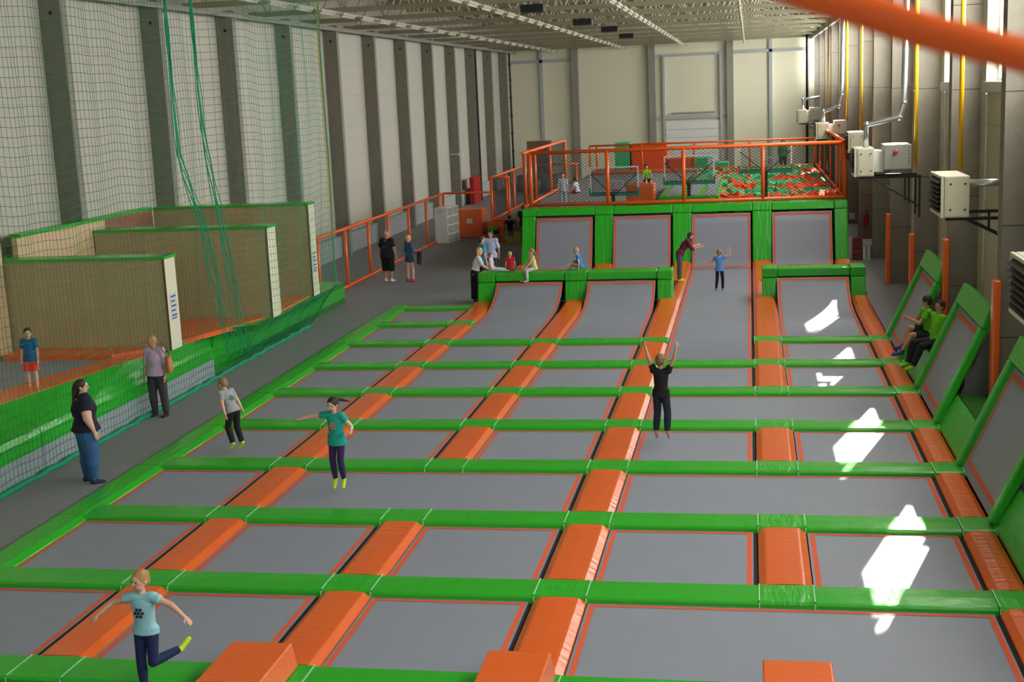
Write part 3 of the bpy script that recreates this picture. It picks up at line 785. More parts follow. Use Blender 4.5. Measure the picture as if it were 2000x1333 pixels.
for k, p in enumerate(allc):
    c_ = 'g' if math.sin(p[0]*2.1+1.3*math.sin(p[1]*.9))+math.sin(p[1]*1.4)+rng.uniform(-1.2, 1.2) > -.35 else 'o'
    rot = Matrix.Rotation(rng.uniform(0, 3), 3, 'Z') @ Matrix.Rotation(rng.uniform(-.6, .6), 3, 'X') @ Matrix.Rotation(rng.uniform(-.6, .6), 3, 'Y')
    if k < 300:
        o = inst('foam_cube', fm[c_], p); o.rotation_euler = rot.to_euler()
        tag(o, '%s foam cube lying in the foam pit behind the tall wall' % ('green' if c_ == 'g' else 'orange'), 'foam cube', '%s foam cubes in the pit' % ('green' if c_ == 'g' else 'orange'))
    else:
        cs = [(-s_, -s_, -s_), (s_, -s_, -s_), (s_, s_, -s_), (-s_, s_, -s_), (-s_, -s_, s_), (s_, -s_, s_), (s_, s_, s_), (-s_, s_, s_)]
        rest[c_].hexa([Vector(p)+rot @ Vector(q) for q in cs])
for c_, nm in (('g', 'green'), ('o', 'orange')):
    tag(rest[c_].build('foam_cubes', FOAMG if c_ == 'g' else FOAMO), 'mass of %s foam cubes at the far end of the pit' % nm, 'foam cubes', None, 'stuff')
# green lanes beside the pit
R = empty('padded_lane', (-2.2, 50, 1.6)); tag(R, 'green padded lanes with grey jumping strips beside the foam pit', 'lane')
b = MB(); b.box(-1.0, 1.1, -3.6, 4.6, 0, .62); rounded(b.build('green_padding', GREEN, R))
for k, x in enumerate((-.72, .02, .62)):
    b = MB(); b.box(x, x+.36, -3.4, 4.4, .622, .64); b.build('grey_strip', BED, R)
m = MB(); m.box(-4.42, -3.42, 47.3, 48.4, 1.885, 2.62); tag(rounded(m.build('foam_block', ORANGE)), 'orange soft block on the deck with a boy in lime shirt on it', 'block')
for i, (x0, x1, z1, ma, nm) in enumerate(((-6.72, -5.97, 3.38, FOAMG, 'tall green soft block'), (-5.9, -4.1, 3.28, FOAMO, 'wide tall orange soft block'), (-4.05, -2.88, 2.5, FOAMO, 'low orange soft block'), (-2.84, -2.06, 2.48, FOAMG, 'low green soft block'), (-1.72, -1.05, 2.22, FOAMG, 'smallest green soft block'))):
    m = MB(); m.box(x0, x1, 66.4, 67.6, 1.885 if x1 < -2.72 else 1.605, z1)
    tag(rounded(m.build('soft_block', ma)), '%s standing behind the rear deck fence' % nm, 'block')
# basketball boards
for i, (x0, x1, z0, z1) in enumerate(((-5.69, -3.93, 2.3, 3.31), (-3.02, -1.24, 2.63, 3.62), (-.37, 1.45, 2.95, 3.93))):
    xm = (x0+x1)/2; dz = z0-.05
    base = 1.885 if xm < -2.75 else 1.605
    R = empty('basketball_hoop', (xm, 46.6, base)); tag(R, 'basketball board seen from behind on a black pole, %s' % ['the lowest, at left', 'the middle one', 'the highest, at right'][i], 'basketball hoop', 'basketball boards')
    h = (x1-x0)/2; Z0 = z0-base; Z1 = z1-base; Y = .4
    b = MB(); b.box(-h+.04, h-.04, Y, Y+.02, Z0+.05, Z1-.04); b.build('clear_board', ACRYL, R)
    b = MB(); b.box(-h, -h+.05, Y-.01, Y+.03, Z0+.06, Z1); b.box(h-.05, h, Y-.01, Y+.03, Z0+.06, Z1); b.box(-h+.05, h-.05, Y-.01, Y+.03, Z1-.05, Z1); b.build('white_frame', WHITE, R)
    b = MB(); b.box(-h-.03, h+.03, Y-.03, Y+.05, Z0-.04, Z0+.055); b.box(-h-.03, -h+.03, Y-.035, Y+.055, Z0+.06, Z0+.25); b.box(h-.03, h+.03, Y-.035, Y+.055, Z0+.06, Z0+.25); b.build('teal_padding', TEAL, R)
    b = MB()
    for q in ((-.28, -.23, .1, .52), (.23, .28, .1, .52), (-.23, .23, .47, .52), (-.23, .23, .1, .14)): b.box(q[0]+.05, q[1]+.05, Y+.021, Y+.026, Z0+q[2], Z0+q[3])
    b.build('white_square', WHITE, R)
    b = MB(); b.box(-.06, .06, -.1, .02, 0, Z0+.05); b.build('pole', BLACKM, R)
    b = MB(); b.box(-h+.05, h-.05, Y-.04, Y-.015, Z0+.07, Z0+.1); b.tube([(0, 0, Z0-.02), (-h+.04, Y-.02, Z1-.25)], .016, 6); b.tube([(0, 0, Z0-.02), (h-.04, Y-.02, Z1-.25)], .016, 6); b.tube([(0, 0, Z0), (0, Y, Z0+.1)], .04, 6)
    b.build('strut', BLACKM, R)
    b = MB(); n = 20; b.tube([(.05+.22*math.cos(2*PI*k/n), Y+.3+.22*math.sin(2*PI*k/n), Z0+.14) for k in range(n+1)], .012, 6); b.box(-.02, .12, Y+.03, Y+.08, Z0+.1, Z0+.18); b.build('rim', RED, R)

# ------------------------------------------------------------------ props at the far left
R = empty('white_shelf', (-12.85, 54.6, FL)); tag(R, 'white cube shelf standing at the end of the orange fence', 'shelf')
hx, hy, hz = .28, .6, 1.5
R.rotation_euler = (0, 0, math.radians(-12))
b = MB(); b.box(-hx, hx-.02, -hy, hy, 0, hz); b.build('carcass', WHITE, R)
b = MB()
for k in range(5): b.box(hx-.02, hx+.02, -hy, hy, k*hz/4-(.02 if k else -.0), k*hz/4+.02)
for k in range(3): b.box(hx-.02, hx+.019, -hy+k*(2*hy-.03)/2, -hy+.03+k*(2*hy-.03)/2, .02, hz-.02)
b.build('shelf_grid', WHITE, R)
b = MB(); b.box(hx-.019, hx-.012, -hy+.02, hy-.02, .02, hz-.02); b.build('shelf_back', GREYM, R)
b = MB(); b.box(-.15, .12, -hy-.006, -hy-.001, 1.28, 1.42); b.build('notice', PAPER, R)
m = MB(); m.box(-12.66, -11.6, 56.1, 57.2, FL, 1.12); ob = tag(rounded(m.build('wrapped_box', mat('wrapped_orange_foam', (226, 108, 58), rough=.3, bump=.6, bscale=14, var=.15)), .02), 'big orange block wrapped in clear film beside the white shelf', 'box')
m = MB(); m.box(-12.3, -12.05, 56.08, 56.095, .5, .72); m.build('notice', PAPER, ob)
m = MB(); m.box(-13.1, -12.72, 57.3, 57.8, FL, .5); tag(rounded(m.build('red_box', RED), .03), 'small red box between the white shelf and the wrapped block', 'box')
m = MB(); m.ell((-11.25, 57.6, .18), (.28, .3, .28)); m.sm = [True]*len(m.f); tag(m.build('red_bag', mat('dark_red_cloth', (96, 30, 24), rough=.9, bump=.5)), 'dark red rounded bag right of the wrapped block', 'bag')
R = empty('waste_bin', (-10.62, 53.2, FL)); R.location = (-10.55, 53.3, FL); tag(R, 'grey waste bin with a green swing lid beside the banner', 'bin')
b = MB(); b.loft([((0, 0, 0), Vector((1, 0, 0)), Vector((0, 1, 0)), .17, .15), ((0, 0, .42), Vector((1, 0, 0)), Vector((0, 1, 0)), .2, .18)], 16); b.build('body', GREYM, R)
b = MB(); b.loft([((0, 0, .425), Vector((1, 0, 0)), Vector((0, 1, 0)), .21, .19), ((0, 0, .56), Vector((1, 0, 0)), Vector((0, 1, 0)), .2, .18)], 16); b.build('collar', BLACKM, R)
b = MB(); b.box(-.21, .21, -.18, .18, .565, .72); rounded(b.build('lid', GREEN, R), .04)
m = MB(); m.box(-10.9, -7.95, 53.72, 53.86, FL, .4); m.hexa([(-10.9, 53.72, .4), (-10.2, 53.72, .4), (-10.2, 53.86, .4), (-10.9, 53.86, .4), (-10.9, 53.72, .8), (-10.2, 53.72, .8), (-10.2, 53.86, .8), (-10.9, 53.86, .8)])
tag(m.build('orange_partition', ORANGE), 'low orange partition behind the green banner', 'partition')
R = empty('banner', (-9.35, 53.6, FL)); tag(R, 'yellow green banner with black letters on the low orange partition', 'banner')
b = MB(); b.box(-.85, 1.0, 0, .03, 0, .42); b.build('cloth', mat('lime_banner', (160, 186, 40), rough=.6), R)
t = bpy.data.curves.new('lettering', 'FONT'); t.body = 'WA'; t.size = .28; t.extrude = .002; t.align_x = 'LEFT'
t.materials.append(mat('dark_letters', (30, 50, 20), rough=.7)); tmp = bpy.data.objects.new('tmp', t); COL.objects.link(tmp); me_ = bpy.data.meshes.new_from_object(tmp); bpy.data.objects.remove(tmp); to = bpy.data.objects.new('lettering', me_); COL.objects.link(to); to.parent = R; to.location = (.02, -.006, .12); to.rotation_euler = (PI/2, 0, 0)
m = MB(); m.box(-15.8, -15.55, 73.3, 75.3, FL, 1.45); tag(rounded(m.build('red_cabinet', RED), .02), 'tall red fire cabinet standing against the left wall', 'cabinet')
m = MB(); m.box(-14.6, -12.2, 82, 83.5, FL, .9); m.box(-14.2, -12.6, 84, 84.1, .0, 3.0)
tag(m.build('stored_boards', mat('brown_board', (120, 90, 70), rough=.8, var=.2)), 'brown boards and clutter stored near the rear wall', 'boards')
for i, (x, y) in enumerate(((-13.5, 80.5), (-12.4, 81))):
    m = MB(); m.ell((x, y, .45), (.7, .6, .55)); m.sm = [True]*len(m.f); tag(m.build('grey_sack', mat('grey_sacking', (120, 116, 108), rough=.9, bump=.6)), 'grey bulky sack stored behind the landing, %s' % ['left', 'right'][i], 'sack', 'grey sacks')
m = MB(); m.tube([(-15.8, 68.9, 3.0), (-15.3, 68.9, 3.0)], .02); m.box(-15.35, -15.15, 68.8, 69.05, 2.9, 3.06); tag(m.build('wall_camera', WHITE), 'small white camera on the left wall', 'camera')

# ------------------------------------------------------------------ right wall: heaters, pipes, small things
def heater(x0, x1, y0, y1, z0, z1, label, xr, zb, flue=None, box=None, wallx=XRF):
    R = empty('heater', ((x0+x1)/2, (y0+y1)/2, z0)); tag(R, label, 'heater', 'unit heaters'); ox, oy, oz = R.location
    def pt(b, nm, ma, sm=False):
        b.v = [(v[0]-ox, v[1]-oy, v[2]-oz) for v in b.v]
        if sm: b.sm = [True]*len(b.f)
        return b.build(nm, ma, R)
    b = MB(); b.box(x0+.06, x1, y0, y1, z0, z1); rounded(pt(b, 'cabinet', CREAMM), .02)
    dz = z1-z0
    b = MB(); b.box(x0, x0+.05, y0, y1, z0, z0+.1*dz); b.box(x0, x0+.05, y0, y1, z1-.06*dz, z1); b.box(x0, x0+.05, y0, y0+.05, z0+.1*dz, z1-.06*dz); b.box(x0, x0+.05, y1-.05, y1, z0+.1*dz, z1-.06*dz)
    pt(b, 'louvre_frame', CREAMM)
    for k in range(7):
        zz = z0+.13*dz+k*.115*dz
        b = MB(); b.hexa([(x0-.05, y0+.05, zz), (x0+.045, y0+.05, zz+.05), (x0+.045, y1-.05, zz+.05), (x0-.05, y1-.05, zz), (x0-.05, y0+.05, zz+.012), (x0+.045, y0+.05, zz+.062), (x0+.045, y1-.05, zz+.062), (x0-.05, y1-.05, zz+.012)])
        pt(b, 'louvre_slat', BLACKM)
    dp = MB(); dp.box(x0+.1, x1-.03, y0-.012, y0, z0+.03, z1-.03); d = pt(dp, 'door_panel', CREAMM)
    b = MB()
    for xx in (x0+.16, x1-.08):
        b = MB(); b.tube([(xx, y0-.013, z1-.14), (xx, y0-.03, z1-.14)], .018, 8); pt(b, 'latch', BLACKM).parent = d
        b = MB(); b.tube([(xx, y0-.013, z0+.14), (xx, y0-.03, z0+.14)], .018, 8); pt(b, 'latch', BLACKM).parent = d
    for yy in (y0+.08, y1-.1):
        b = MB(); b.box(x0+.1, wallx+.01, yy, yy+.05, z0-.06, z0-.003); b.tube([(x0+.45, yy+.02, z0-.05), (wallx, yy+.02, zb)], .022, 6); b.box(wallx-.05, wallx+.0, yy, yy+.05, zb-.25, z0-.06); b.box(wallx-.3, wallx-.26, yy, yy+.04, zb+.1, z0-.06)
        pt(b, 'bracket', BLACKM)
    if box:
        b = MB(); b.box(x1, box[0], y0+.15, y1-.1, z0+.1, z1-.08); pt(b, 'duct_collar', WHITE)
        b = MB(); b.box(box[0], box[1], y0-.02, y1, box[2], box[3]); rounded(pt(b, 'air_box', GREYM), .015)
        b = MB(); b.ell(((box[0]+box[1])/2-.05, y0-.05, box[3]-.16), (.06, .04, .06)); pt(b, 'orange_sensor', mat('salmon_plastic', (200, 90, 60)), True)
        for k in range(6):
            b = MB(); b.tube([(box[1]-.05, y0-.021, box[3]-.08-k*.08), (box[1]-.05, y0-.035, box[3]-.08-k*.08)], .013, 6); pt(b, 'bolt', BLACKM)
    if flue:
        b = MB(); b.tube(flue[0], flue[1], 12); pt(b, 'flue_pipe', SILVER, True)
        for p in flue[0][1:-1]:
            b = MB(); b.ell(p, (flue[1]*1.12,)*3); pt(b, 'flue_bend', SILVER, True)
    return R
heater(3.35, 3.84, 24.3, 25.75, 3.5, 4.24, 'cream unit heater with black louvres on the right wall, largest one fully visible', 0, 3.0, ([(3.85, 24.45, 4.1), (4.69, 24.45, 4.1)], .065), wallx=4.69)
heater(3.4, 4.05, 15.6, 18.15, 2.85, 3.66, 'cream unit heater cut off by the right edge of the picture', 0, 2.3, wallx=4.69)
heater(2.53, 3.0, 33.3, 34.3, 3.64, 4.34, 'cream unit heater with grey air box, flue and orange sensor', 0, 2.85, ([(2.82, 33.5, 4.35), (2.82, 33.5, 4.9), (3.62, 33.6, 5.05), (3.72, 33.6, 5.4), (3.78, 33.6, 9.3)], .075), (3.24, 3.88, 3.8, 4.4), wallx=XRF)
heater(3.22, 3.74, 45.0, 46.0, 3.62, 4.3, 'small cream heater just right of the deck fence corner', 0, 2.9)
heater(2.74, 3.28, 56.8, 57.8, 3.6, 4.28, 'distant cream heater with a bent flue above the deck fence', 0, 2.9, ([(3.05, 57, 4.3), (3.05, 57, 4.75), (3.7, 57, 4.95), (3.8, 57, 5.4), (3.85, 57, 9.2)], .09), (3.5, 4.0, 3.8, 4.35))
heater(2.8, 3.32, 79.8, 80.8, 3.6, 4.4, 'farthest grey heater near the rear wall', 0, 3.0, ([(3.1, 80, 4.42), (3.1, 80, 5.0), (4.1, 80, 5.1)], .09), (3.5, 4.05, 3.8, 4.5))
for i, (x, y, z0) in enumerate(((4.03, 26.7, 4.2), (4.03, 33.75, 3.8), (4.03, 49.9, 3.6), (4.03, 57.2, 4.3), (4.03, 70.5, 3.0))):
    b = MB(); b.smooth = True; b.tube([(x, y, z0), (x, y, 9.3)], .045, 8)
    tag(b.build('gas_pipe', YELLOW), 'vertical yellow gas pipe on the right wall, %s from the camera' % ORD[i], 'pipe', 'yellow gas pipes')
for i, (y, z0) in enumerate(((27.4, 1.0), (33.0, 1.4), (39.0, 1.0))):
    b = MB(); b.smooth = True; b.tube([(4.62, y, z0), (4.62, y, 5.5), (4.6, y-.1, 5.6), (4.55, y-.3, 5.62)], .02, 6)
    tag(b.build('white_conduit', WHITE), 'thin white conduit running up to a window sill, %s from the camera' % ORD[i], 'conduit', 'white conduits')
m = MB(); m.box(4.55, 4.69, 25.0, 25.6, 1.8, 3.1); tag(rounded(m.build('wall_cabinet', CREAMM), .01), 'flat cream cabinet on the right wall behind the nearest bracket', 'cabinet')
R = empty('fire_extinguisher', (4.38, 51.9, .42)); tag(R, 'red fire extinguisher hanging on a pillar right of the tall wall', 'fire extinguisher')
b = MB(); b.smooth = True; b.cone((0, -.02, .06), (0, -.02, .42), .085, .085, 14); b.build('cylinder', RED, R)
b = MB(); b.tube([(0, -.02, .5), (0, -.02, .58), (.08, -.02, .62)], .02, 6); b.build('valve', BLACKM, R)
b = MB(); b.tube([(.03, -.02, .56), (.12, -.03, .45), (.1, -.03, .2)], .012, 6); b.build('hose', BLACKM, R)
m = MB(); m.box(4.18, 4.42, 57.8, 57.846, .1, .36); 
tag(m.build('small_notice', PAPER), 'pink tinted notice beside the right end of the tall wall', 'sign'); 
R = empty('chain_sign', (4.0, 46.3, .33)); tag(R, 'white notice hanging on a red and white chain', 'sign')
b = MB(); b.box(-.18, .18, -.006, 0, 0, .24); b.build('notice', PAPER, R)
b = MB()
b.tube([(-.75, 0, .34), (-.5, 0, .27), (-.15, 0, .22), (.15, 0, .22), (.4, 0, .28), (.6, 0, .36)], .014, 6); b.build('chain', mat('red_white_chain', (220, 150, 140), rough=.5), R)
for i, x in enumerate((3.83, 3.98)):
    m = MB(); m.box(x-.035, x+.035, 45.9, 45.97, FL, .34); tag(m.build('white_post', WHITE), 'short white post under the chain notice, %s' % ['left', 'right'][i], 'post', 'short white posts')
R = empty('brown_steps', (3.6, 46.0, FL)); tag(R, 'reddish brown wooden steps beside the right end of the tall wall', 'steps')
for k in range(4):
    b = MB(); b.box(-.14, .18, -.2+.12*k, .3, .19*k, .19*k+.17); b.build('step', mat('red_brown_wood', (130, 56, 34), rough=.6, var=.2), R)

# blurred orange rail close to the camera
b = MB(); b.smooth = True
b.tube([(-.02, 1.46, 6.135), (.05, 1.475, 6.098), (.13, 1.49, 6.07), (.18, 1.49, 6.05), (.29, 1.51, 6.018), (.5, 1.55, 5.95)], .0195, 14)
tag(b.build('gallery_rail', OMETAL), 'blurred orange rail crossing the top right corner close to the camera', 'rail')
# ------------------------------------------------------------------ people
SKIN = {'fair': (224, 176, 150), 'tan': (196, 144, 116), 'pale': (232, 190, 168)}
def cmat(nm, col, rough=.85, bump=.25): return mat(nm+'_%d_%d_%d' % col, col, rough=rough, bump=bump, bscale=16, var=.08, vscale=8)
def smooth_obj(b, name, ma, parent, voxel, it=4):
    o = b.build(name, ma, parent)
    r = o.modifiers.new('union', 'REMESH'); r.mode = 'VOXEL'; r.voxel_size = voxel; r.use_smooth_shade = True
    s_ = o.modifiers.new('soften', 'SMOOTH'); s_.factor = .5; s_.iterations = it
    return o
def V(*a): return Vector(a)
def person(label, loc, heading, H, pose, look, wear, cat='person', child=False, voxel=.009, fat=1.0, z_ref='feet'):
    """pose vectors are in the body frame: x = the person's right, y = forward, z = up"""
    sk = mat('skin_'+look.get('skin', 'fair'), SKIN[look.get('skin', 'fair')], rough=.55)
    hs = H/(6.1 if child else 7.4)               # head height
    sh = (.118 if child else .125)*H*(.95+.05*fat)      # shoulder half width
    if look.get('female'): sh *= .92
    hipw = .052*H; TH = .046 if child else .054
    tl = .30*H if not child else .295*H           # hip joint to shoulder line
    ua, fa, ha = .172*H, .145*H, .1*H
    th, shn = .245*H, .235*H
    # torso direction
    up = V(*pose.get('torso', (0, 0, 1))).normalized()
    rt = V(*pose.get('right', (1, 0, 0))); rt = (rt-up*rt.dot(up)).normalized(); fw = up.cross(rt)
    srt = V(*pose.get('sright', tuple(rt))); srt = (srt-up*srt.dot(up)).normalized(); sfw = up.cross(srt)
    P = V(0, 0, 0)
    J = {}
    hr = V(*pose.get('right', (1, 0, 0))).normalized()
    for s_, k in ((1, 'R'), (-1, 'L')):
        J['hip'+k] = P+hr*hipw*s_
        t1 = V(*pose['th'+k]).normalized(); t2 = V(*pose['sh'+k]).normalized()
        J['knee'+k] = J['hip'+k]+t1*th; J['ank'+k] = J['knee'+k]+t2*shn
        J['foot'+k] = V(*pose.get('ft'+k, (.05*s_, 1, -.12))).normalized()
        J['sho'+k] = P+up*tl+srt*sh*s_*.86+up*(-.0)
        a1 = V(*pose['ua'+k]).normalized(); a2 = V(*pose['fa'+k]).normalized()
        J['elb'+k] = J['sho'+k]+a1*ua; J['wri'+k] = J['elb'+k]+a2*fa; J['hd'+k] = a2
    neck0 = P+up*(tl+.01*H); 
    hd = V(*pose.get('head', tuple(up*.8+V(0, 0, .2)))).normalized()
    neck1 = neck0+(up*.5+hd*.5).normalized()*.045*H
    face = V(*pose.get('face', tuple(fw))); face = (face-hd*face.dot(hd)).normalized(); fr = face.cross(hd)
    HC = neck1+hd*hs*.46
    low = min(J['ankL'].z, J['ankR'].z)-.042*H
    zoff = loc[2]-low if z_ref == 'feet' else loc[2]+.085*H
    R = empty('person', (loc[0], loc[1], loc[2]), math.radians(heading)); tag(R, label, cat)
    off = V(0, 0, zoff-loc[2])
    for k in J:
        if k[:4] not in ('foot',) and k[:2] != 'hd': J[k] = J[k]+off
    P = P+off; neck0 += off; neck1 += off; HC += off
    # ---- body
    b = MB()
    def torso(b, g=0.0, t0=-.13, t1=1.02, gh=None, straight=False):
        st = [(-.16, .035, .04), (-.1, .075, .062), (.0, .1, .07), (.12, .098, .068), (.36, .078*(.6+.4*fat), .056), (.62, .09, .062), (.82, .098, .06), (.95, .088, .05), (1.02, .045, .038)]
        if look.get('female') and not child: st = [(-.16, .035, .04), (-.1, .08, .066), (.0, .106, .076), (.12, .1, .07), (.38, .074, .052), (.68, .09, .07), (.84, .092, .058), (.95, .08, .048), (1.02, .045, .038)]
        if child: st = [(-.16, .035, .04), (-.1, .068, .056), (.0, .094, .064), (.3, .076, .056), (.6, .082, .058), (.82, .09, .056), (.95, .08, .046), (1.02, .042, .036)]
        rings = []
        def val(t):
            for (a, ra, qa), (c_, rc, qc) in zip(st, st[1:]):
                if a <= t <= c_: f_ = (t-a)/(c_-a); return ra+(rc-ra)*f_, qa+(qc-qa)*f_
            return st[0][1:] if t < st[0][0] else st[-1][1:]
        n = 12
        for i in range(n+1):
            t = t0+(t1-t0)*i/n; rx, ry = val(t)
            if straight and t < .2: rx = max(rx, (.053+TH*look.get('limb', fat**.72))/(.5+.5*fat)+.004)
            if straight and t < .02: ry = val(.0)[1]*1.05; rx += -t*.06; ry += -t*.06
            f_ = min(1, max(0, t))
            ax = (hr*(1-f_)+srt*f_).normalized(); ay = up.cross(ax)
            rings.append((P+up*tl*t, ax, ay, rx*H*(.5+.5*fat)+g, ry*H*fat+g))
        b.loft(rings)
    torso(b)
    b.cone(neck0-up*.02*H, neck1+hd*.01*H, .032*H, .028*H)
    HB = Matrix((fr, face, hd)).transposed()
    b.ell(HC+hd*.06*hs, (.36*hs, .44*hs, .44*hs), HB); b.ell(HC-hd*.2*hs+face*.1*hs, (.27*hs, .3*hs, .3*hs), HB)
    b.cone(HC+face*.40*hs+hd*.02*hs, HC+face*.5*hs-hd*.09*hs, .035*hs, .055*hs, 8)
    for s_ in (1, -1): b.ell(HC+fr*.36*hs*s_-hd*.03*hs-face*.02*hs, (.04*hs, .08*hs, .12*hs), HB)
    limb = look.get('limb', fat**.72)
    for s_, k in ((1, 'R'), (-1, 'L')):
        sho = J['sho'+k]-srt*s_*.012*H
        b.cone(P+up*tl*.93, sho, .045*H, .034*H*limb)
        b.cone(sho, J['elb'+k], .033*H*limb, .024*H*limb); b.cone(J['elb'+k], J['wri'+k], .0245*H*limb, .0155*H)
        b.cone(J['hip'+k], J['knee'+k], TH*H*limb, .034*H*limb); b.cone(J['knee'+k], J['knee'+k].lerp(J['ank'+k], .35), .033*H*limb, .034*H*limb); b.cone(J['knee'+k].lerp(J['ank'+k], .35), J['ank'+k], .034*H*limb, .02*H)
        fd = J['foot'+k]; an = J['ank'+k]; sd_ = (an-J['knee'+k]).normalized()
        heel = an+sd_*.022*H-fd*.012*H; toe = heel+fd*.1*H+sd_*.004*H
        b.cone(an, heel, .021*H, .022*H); b.cone(heel, toe, .022*H, .019*H); J['heel'+k] = heel; J['toe'+k] = toe
        # hand
        w_ = J['wri'+k]; d = J['hd'+k]
        pn = V(*pose.get('palm'+k, (-s_, 0, 0))); pn = pn-d*pn.dot(d)
        pn = pn.normalized() if pn.length > .05 else d.orthogonal().normalized()
        sw = d.cross(pn).normalized()
        # thumb side
        tsg = 1 if sw.dot(V(0, 1, .3)) > 0 else -1
        th_ = sw*tsg
        if pose.get('thumb'+k): th_ = V(*pose['thumb'+k]).normalized()
        pc = w_+d*.026*H
        PB = Matrix((d, sw, pn)).transposed()
        b.ell(w_+d*.024*H, (.03*H, .021*H, .011*H), PB, 12, 7)
        curl = pose.get('curl', .35)
        for q, (off_, ln) in enumerate(((-.0155, .036), (-.0052, .042), (.0052, .039), (.0155, .031))):
            base = w_+d*.044*H-th_*off_*H
            if voxel < .008: r0 = max(.0075, .0052*H)
            else: r0 = .0062*H
            p1 = base+(d+pn*curl*.5).normalized()*ln*.5*H
            p2 = p1+(d*(1-curl*.6)+pn*curl*1.3).normalized()*ln*.5*H
            b.cone(base-d*.01*H, p1, r0, r0*.95, 8); b.cone(p1, p2, r0*.95, r0*.75, 8)
        tb_ = w_+d*.012*H+th_*.014*H
        t1_ = tb_+(d*.6+th_*.8).normalized()*.024*H; t2_ = t1_+(d*.9+th_*.3+pn*.3).normalized()*.02*H
        b.cone(tb_, t1_, .0075*H, .0068*H, 8); b.cone(t1_, t2_, .0068*H, .0052*H, 8)
    body = smooth_obj(b, 'body', sk, R, voxel, 2)
    # ---- eyes, mouth
    for s_ in (1, -1):
        e = MB(); e.ell(HC+face*.425*hs+fr*.15*hs*s_+hd*.05*hs, (.055*hs, .03*hs, .034*hs), HB, 8, 6); e.build('eye', mat('dark_eye', (40, 30, 26), rough=.3), body)
    e = MB(); e.ell(HC+face*.4*hs-hd*.23*hs, (.09*hs, .03*hs, .022*hs), HB, 8, 6); e.build('mouth', mat('lips', (168, 84, 80), rough=.5), body)
    # ---- hair
    st = look.get('hair', 'short'); hm = cmat('hair', look.get('haircol', (70, 48, 34)), .6, .8)
    if st != 'bald':
        b = MB()
        b.ell(HC+hd*.12*hs-face*.05*hs, (.40*hs, .46*hs, .44*hs), HB)
        b.ell(HC+hd*.0*hs-face*.2*hs, (.36*hs, .3*hs, .4*hs), HB)
        if st == 'long':
            for q in range(-2, 3): b.cone(HC-face*.25*hs+fr*.15*hs*q+hd*.05*hs, HC-face*.33*hs+fr*.17*hs*q-V(0, 0, 1)*look.get('hlen', 1.1)*hs, .15*hs, .09*hs)
            for s_ in (1, -1): b.cone(HC+fr*.33*hs*s_+hd*.1*hs, HC+fr*.34*hs*s_-V(0, 0, 1)*.6*hs, .12*hs, .08*hs)
        if st == 'ponytail':
            a = HC-face*.42*hs+hd*.2*hs; pd = V(*look.get('tail', (0, -.4, -1))).normalized()
            b.cone(a, a+pd*.35*hs-face*.1*hs, .13*hs, .12*hs); b.cone(a+pd*.35*hs-face*.1*hs, a+pd*look.get('hlen', 1.2)*hs-face*.1*hs, .12*hs, .05*hs)
        if st == 'bun': b.ell(HC-face*.42*hs+hd*.25*hs, (.15*hs,)*3)
        ho = smooth_obj(b, 'hair', hm, R, max(.008, hs*.045), 2)
    # ---- clothing
    def sleeve(b, k, f_, g):
        e = J['sho'+k].lerp(J['elb'+k], min(1, f_))
        b.cone(J['sho'+k]-srt*(1 if k == 'R' else -1)*.02*H, e, .037*H*limb+g, .031*H*limb+g+.004, 14, True, False)
        if f_ > 1: b.cone(J['elb'+k], J['elb'+k].lerp(J['wri'+k], f_-1), .029*H*limb+g, .018*H+g, 14, True, False)
    top = wear['top']
    b = MB(); g = .012 if not child else .010
    torso(b, g+.004, top.get('hem', -.02), .99, None, True)
    b.cone(P+up*tl*.93, J['shoR'], .046*H+g, .036*H*limb+g); b.cone(P+up*tl*.93, J['shoL'], .046*H+g, .036*H*limb+g)
    for k in 'RL': sleeve(b, k, top.get('sleeve', .55), g)
    tp_ = smooth_obj(b, top.get('name', 'shirt'), cmat(top.get('name', 'shirt'), top['col']), R, max(voxel, .009), 3)
    if top.get('print'):
        pc_, kind = top['print']; 
        b = MB(); side = 1 if kind[0] != 'b' else -1
        t_ = .62 if side > 0 else .6
        cpt = P+up*tl*t_; ay = up.cross(srt)*side
        pr = .1*H
        rng_ = random.Random(len(label))
        dep = (.062*H*fat+g+.008)
        for q in range(7):
            a_ = q*2*PI/6; rr_ = .032*H if q < 6 else 0
            b.ell(cpt+srt*rr_*math.cos(a_)+up*rr_*math.sin(a_)+ay*(dep-.002), (.014*H, .014*H, .007), Matrix((srt, up, ay)).transposed(), 8, 5)
        b.build('shirt_print', cmat('print', pc_), tp_)
    lo = wear.get('legs')
    if lo:
        b = MB(); gl = lo.get('loose', .008)
        n = lo.get('len', 1.0)
        torso(b, .005, -.15, lo.get('waist', .08))
        for k in 'RL':
            hp, kn, an = J['hip'+k], J['knee'+k], J['ank'+k]
            if lo.get('kind') == 'skirt': continue
            if n <= .5:
                b.cone(hp, hp.lerp(kn, n*2), (TH+.002)*H*limb+gl, .042*H*limb+gl*2.2, 14, True, False)
            else:
                b.cone(hp, kn, (TH+.002)*H*limb+gl, .036*H*limb+gl); e = kn.lerp(an, (n-.5)*2)
                m_ = kn.lerp(an, min(.35, (n-.5)*2))
                b.cone(kn, m_, .036*H*limb+gl, .036*H*limb+gl)
                b.cone(m_, e, .036*H*limb+gl, .024*H+gl*1.3, 14, True, False)
        if lo.get('kind') == 'skirt':
            e = P+up*(-n*(th+shn)); rings = []
            for q in range(7):
                t = q/6.; rings.append((P+up*tl*.1*(1-t)+V(0, 0, -1)*n*(th+shn)*t, hr, V(0, 1, 0), (.1+lo.get('flare', .03)*t)*H*(.5+.5*fat)+.012, (.075+lo.get('flare', .03)*t)*H+.012))
            b.loft(rings[::-1])
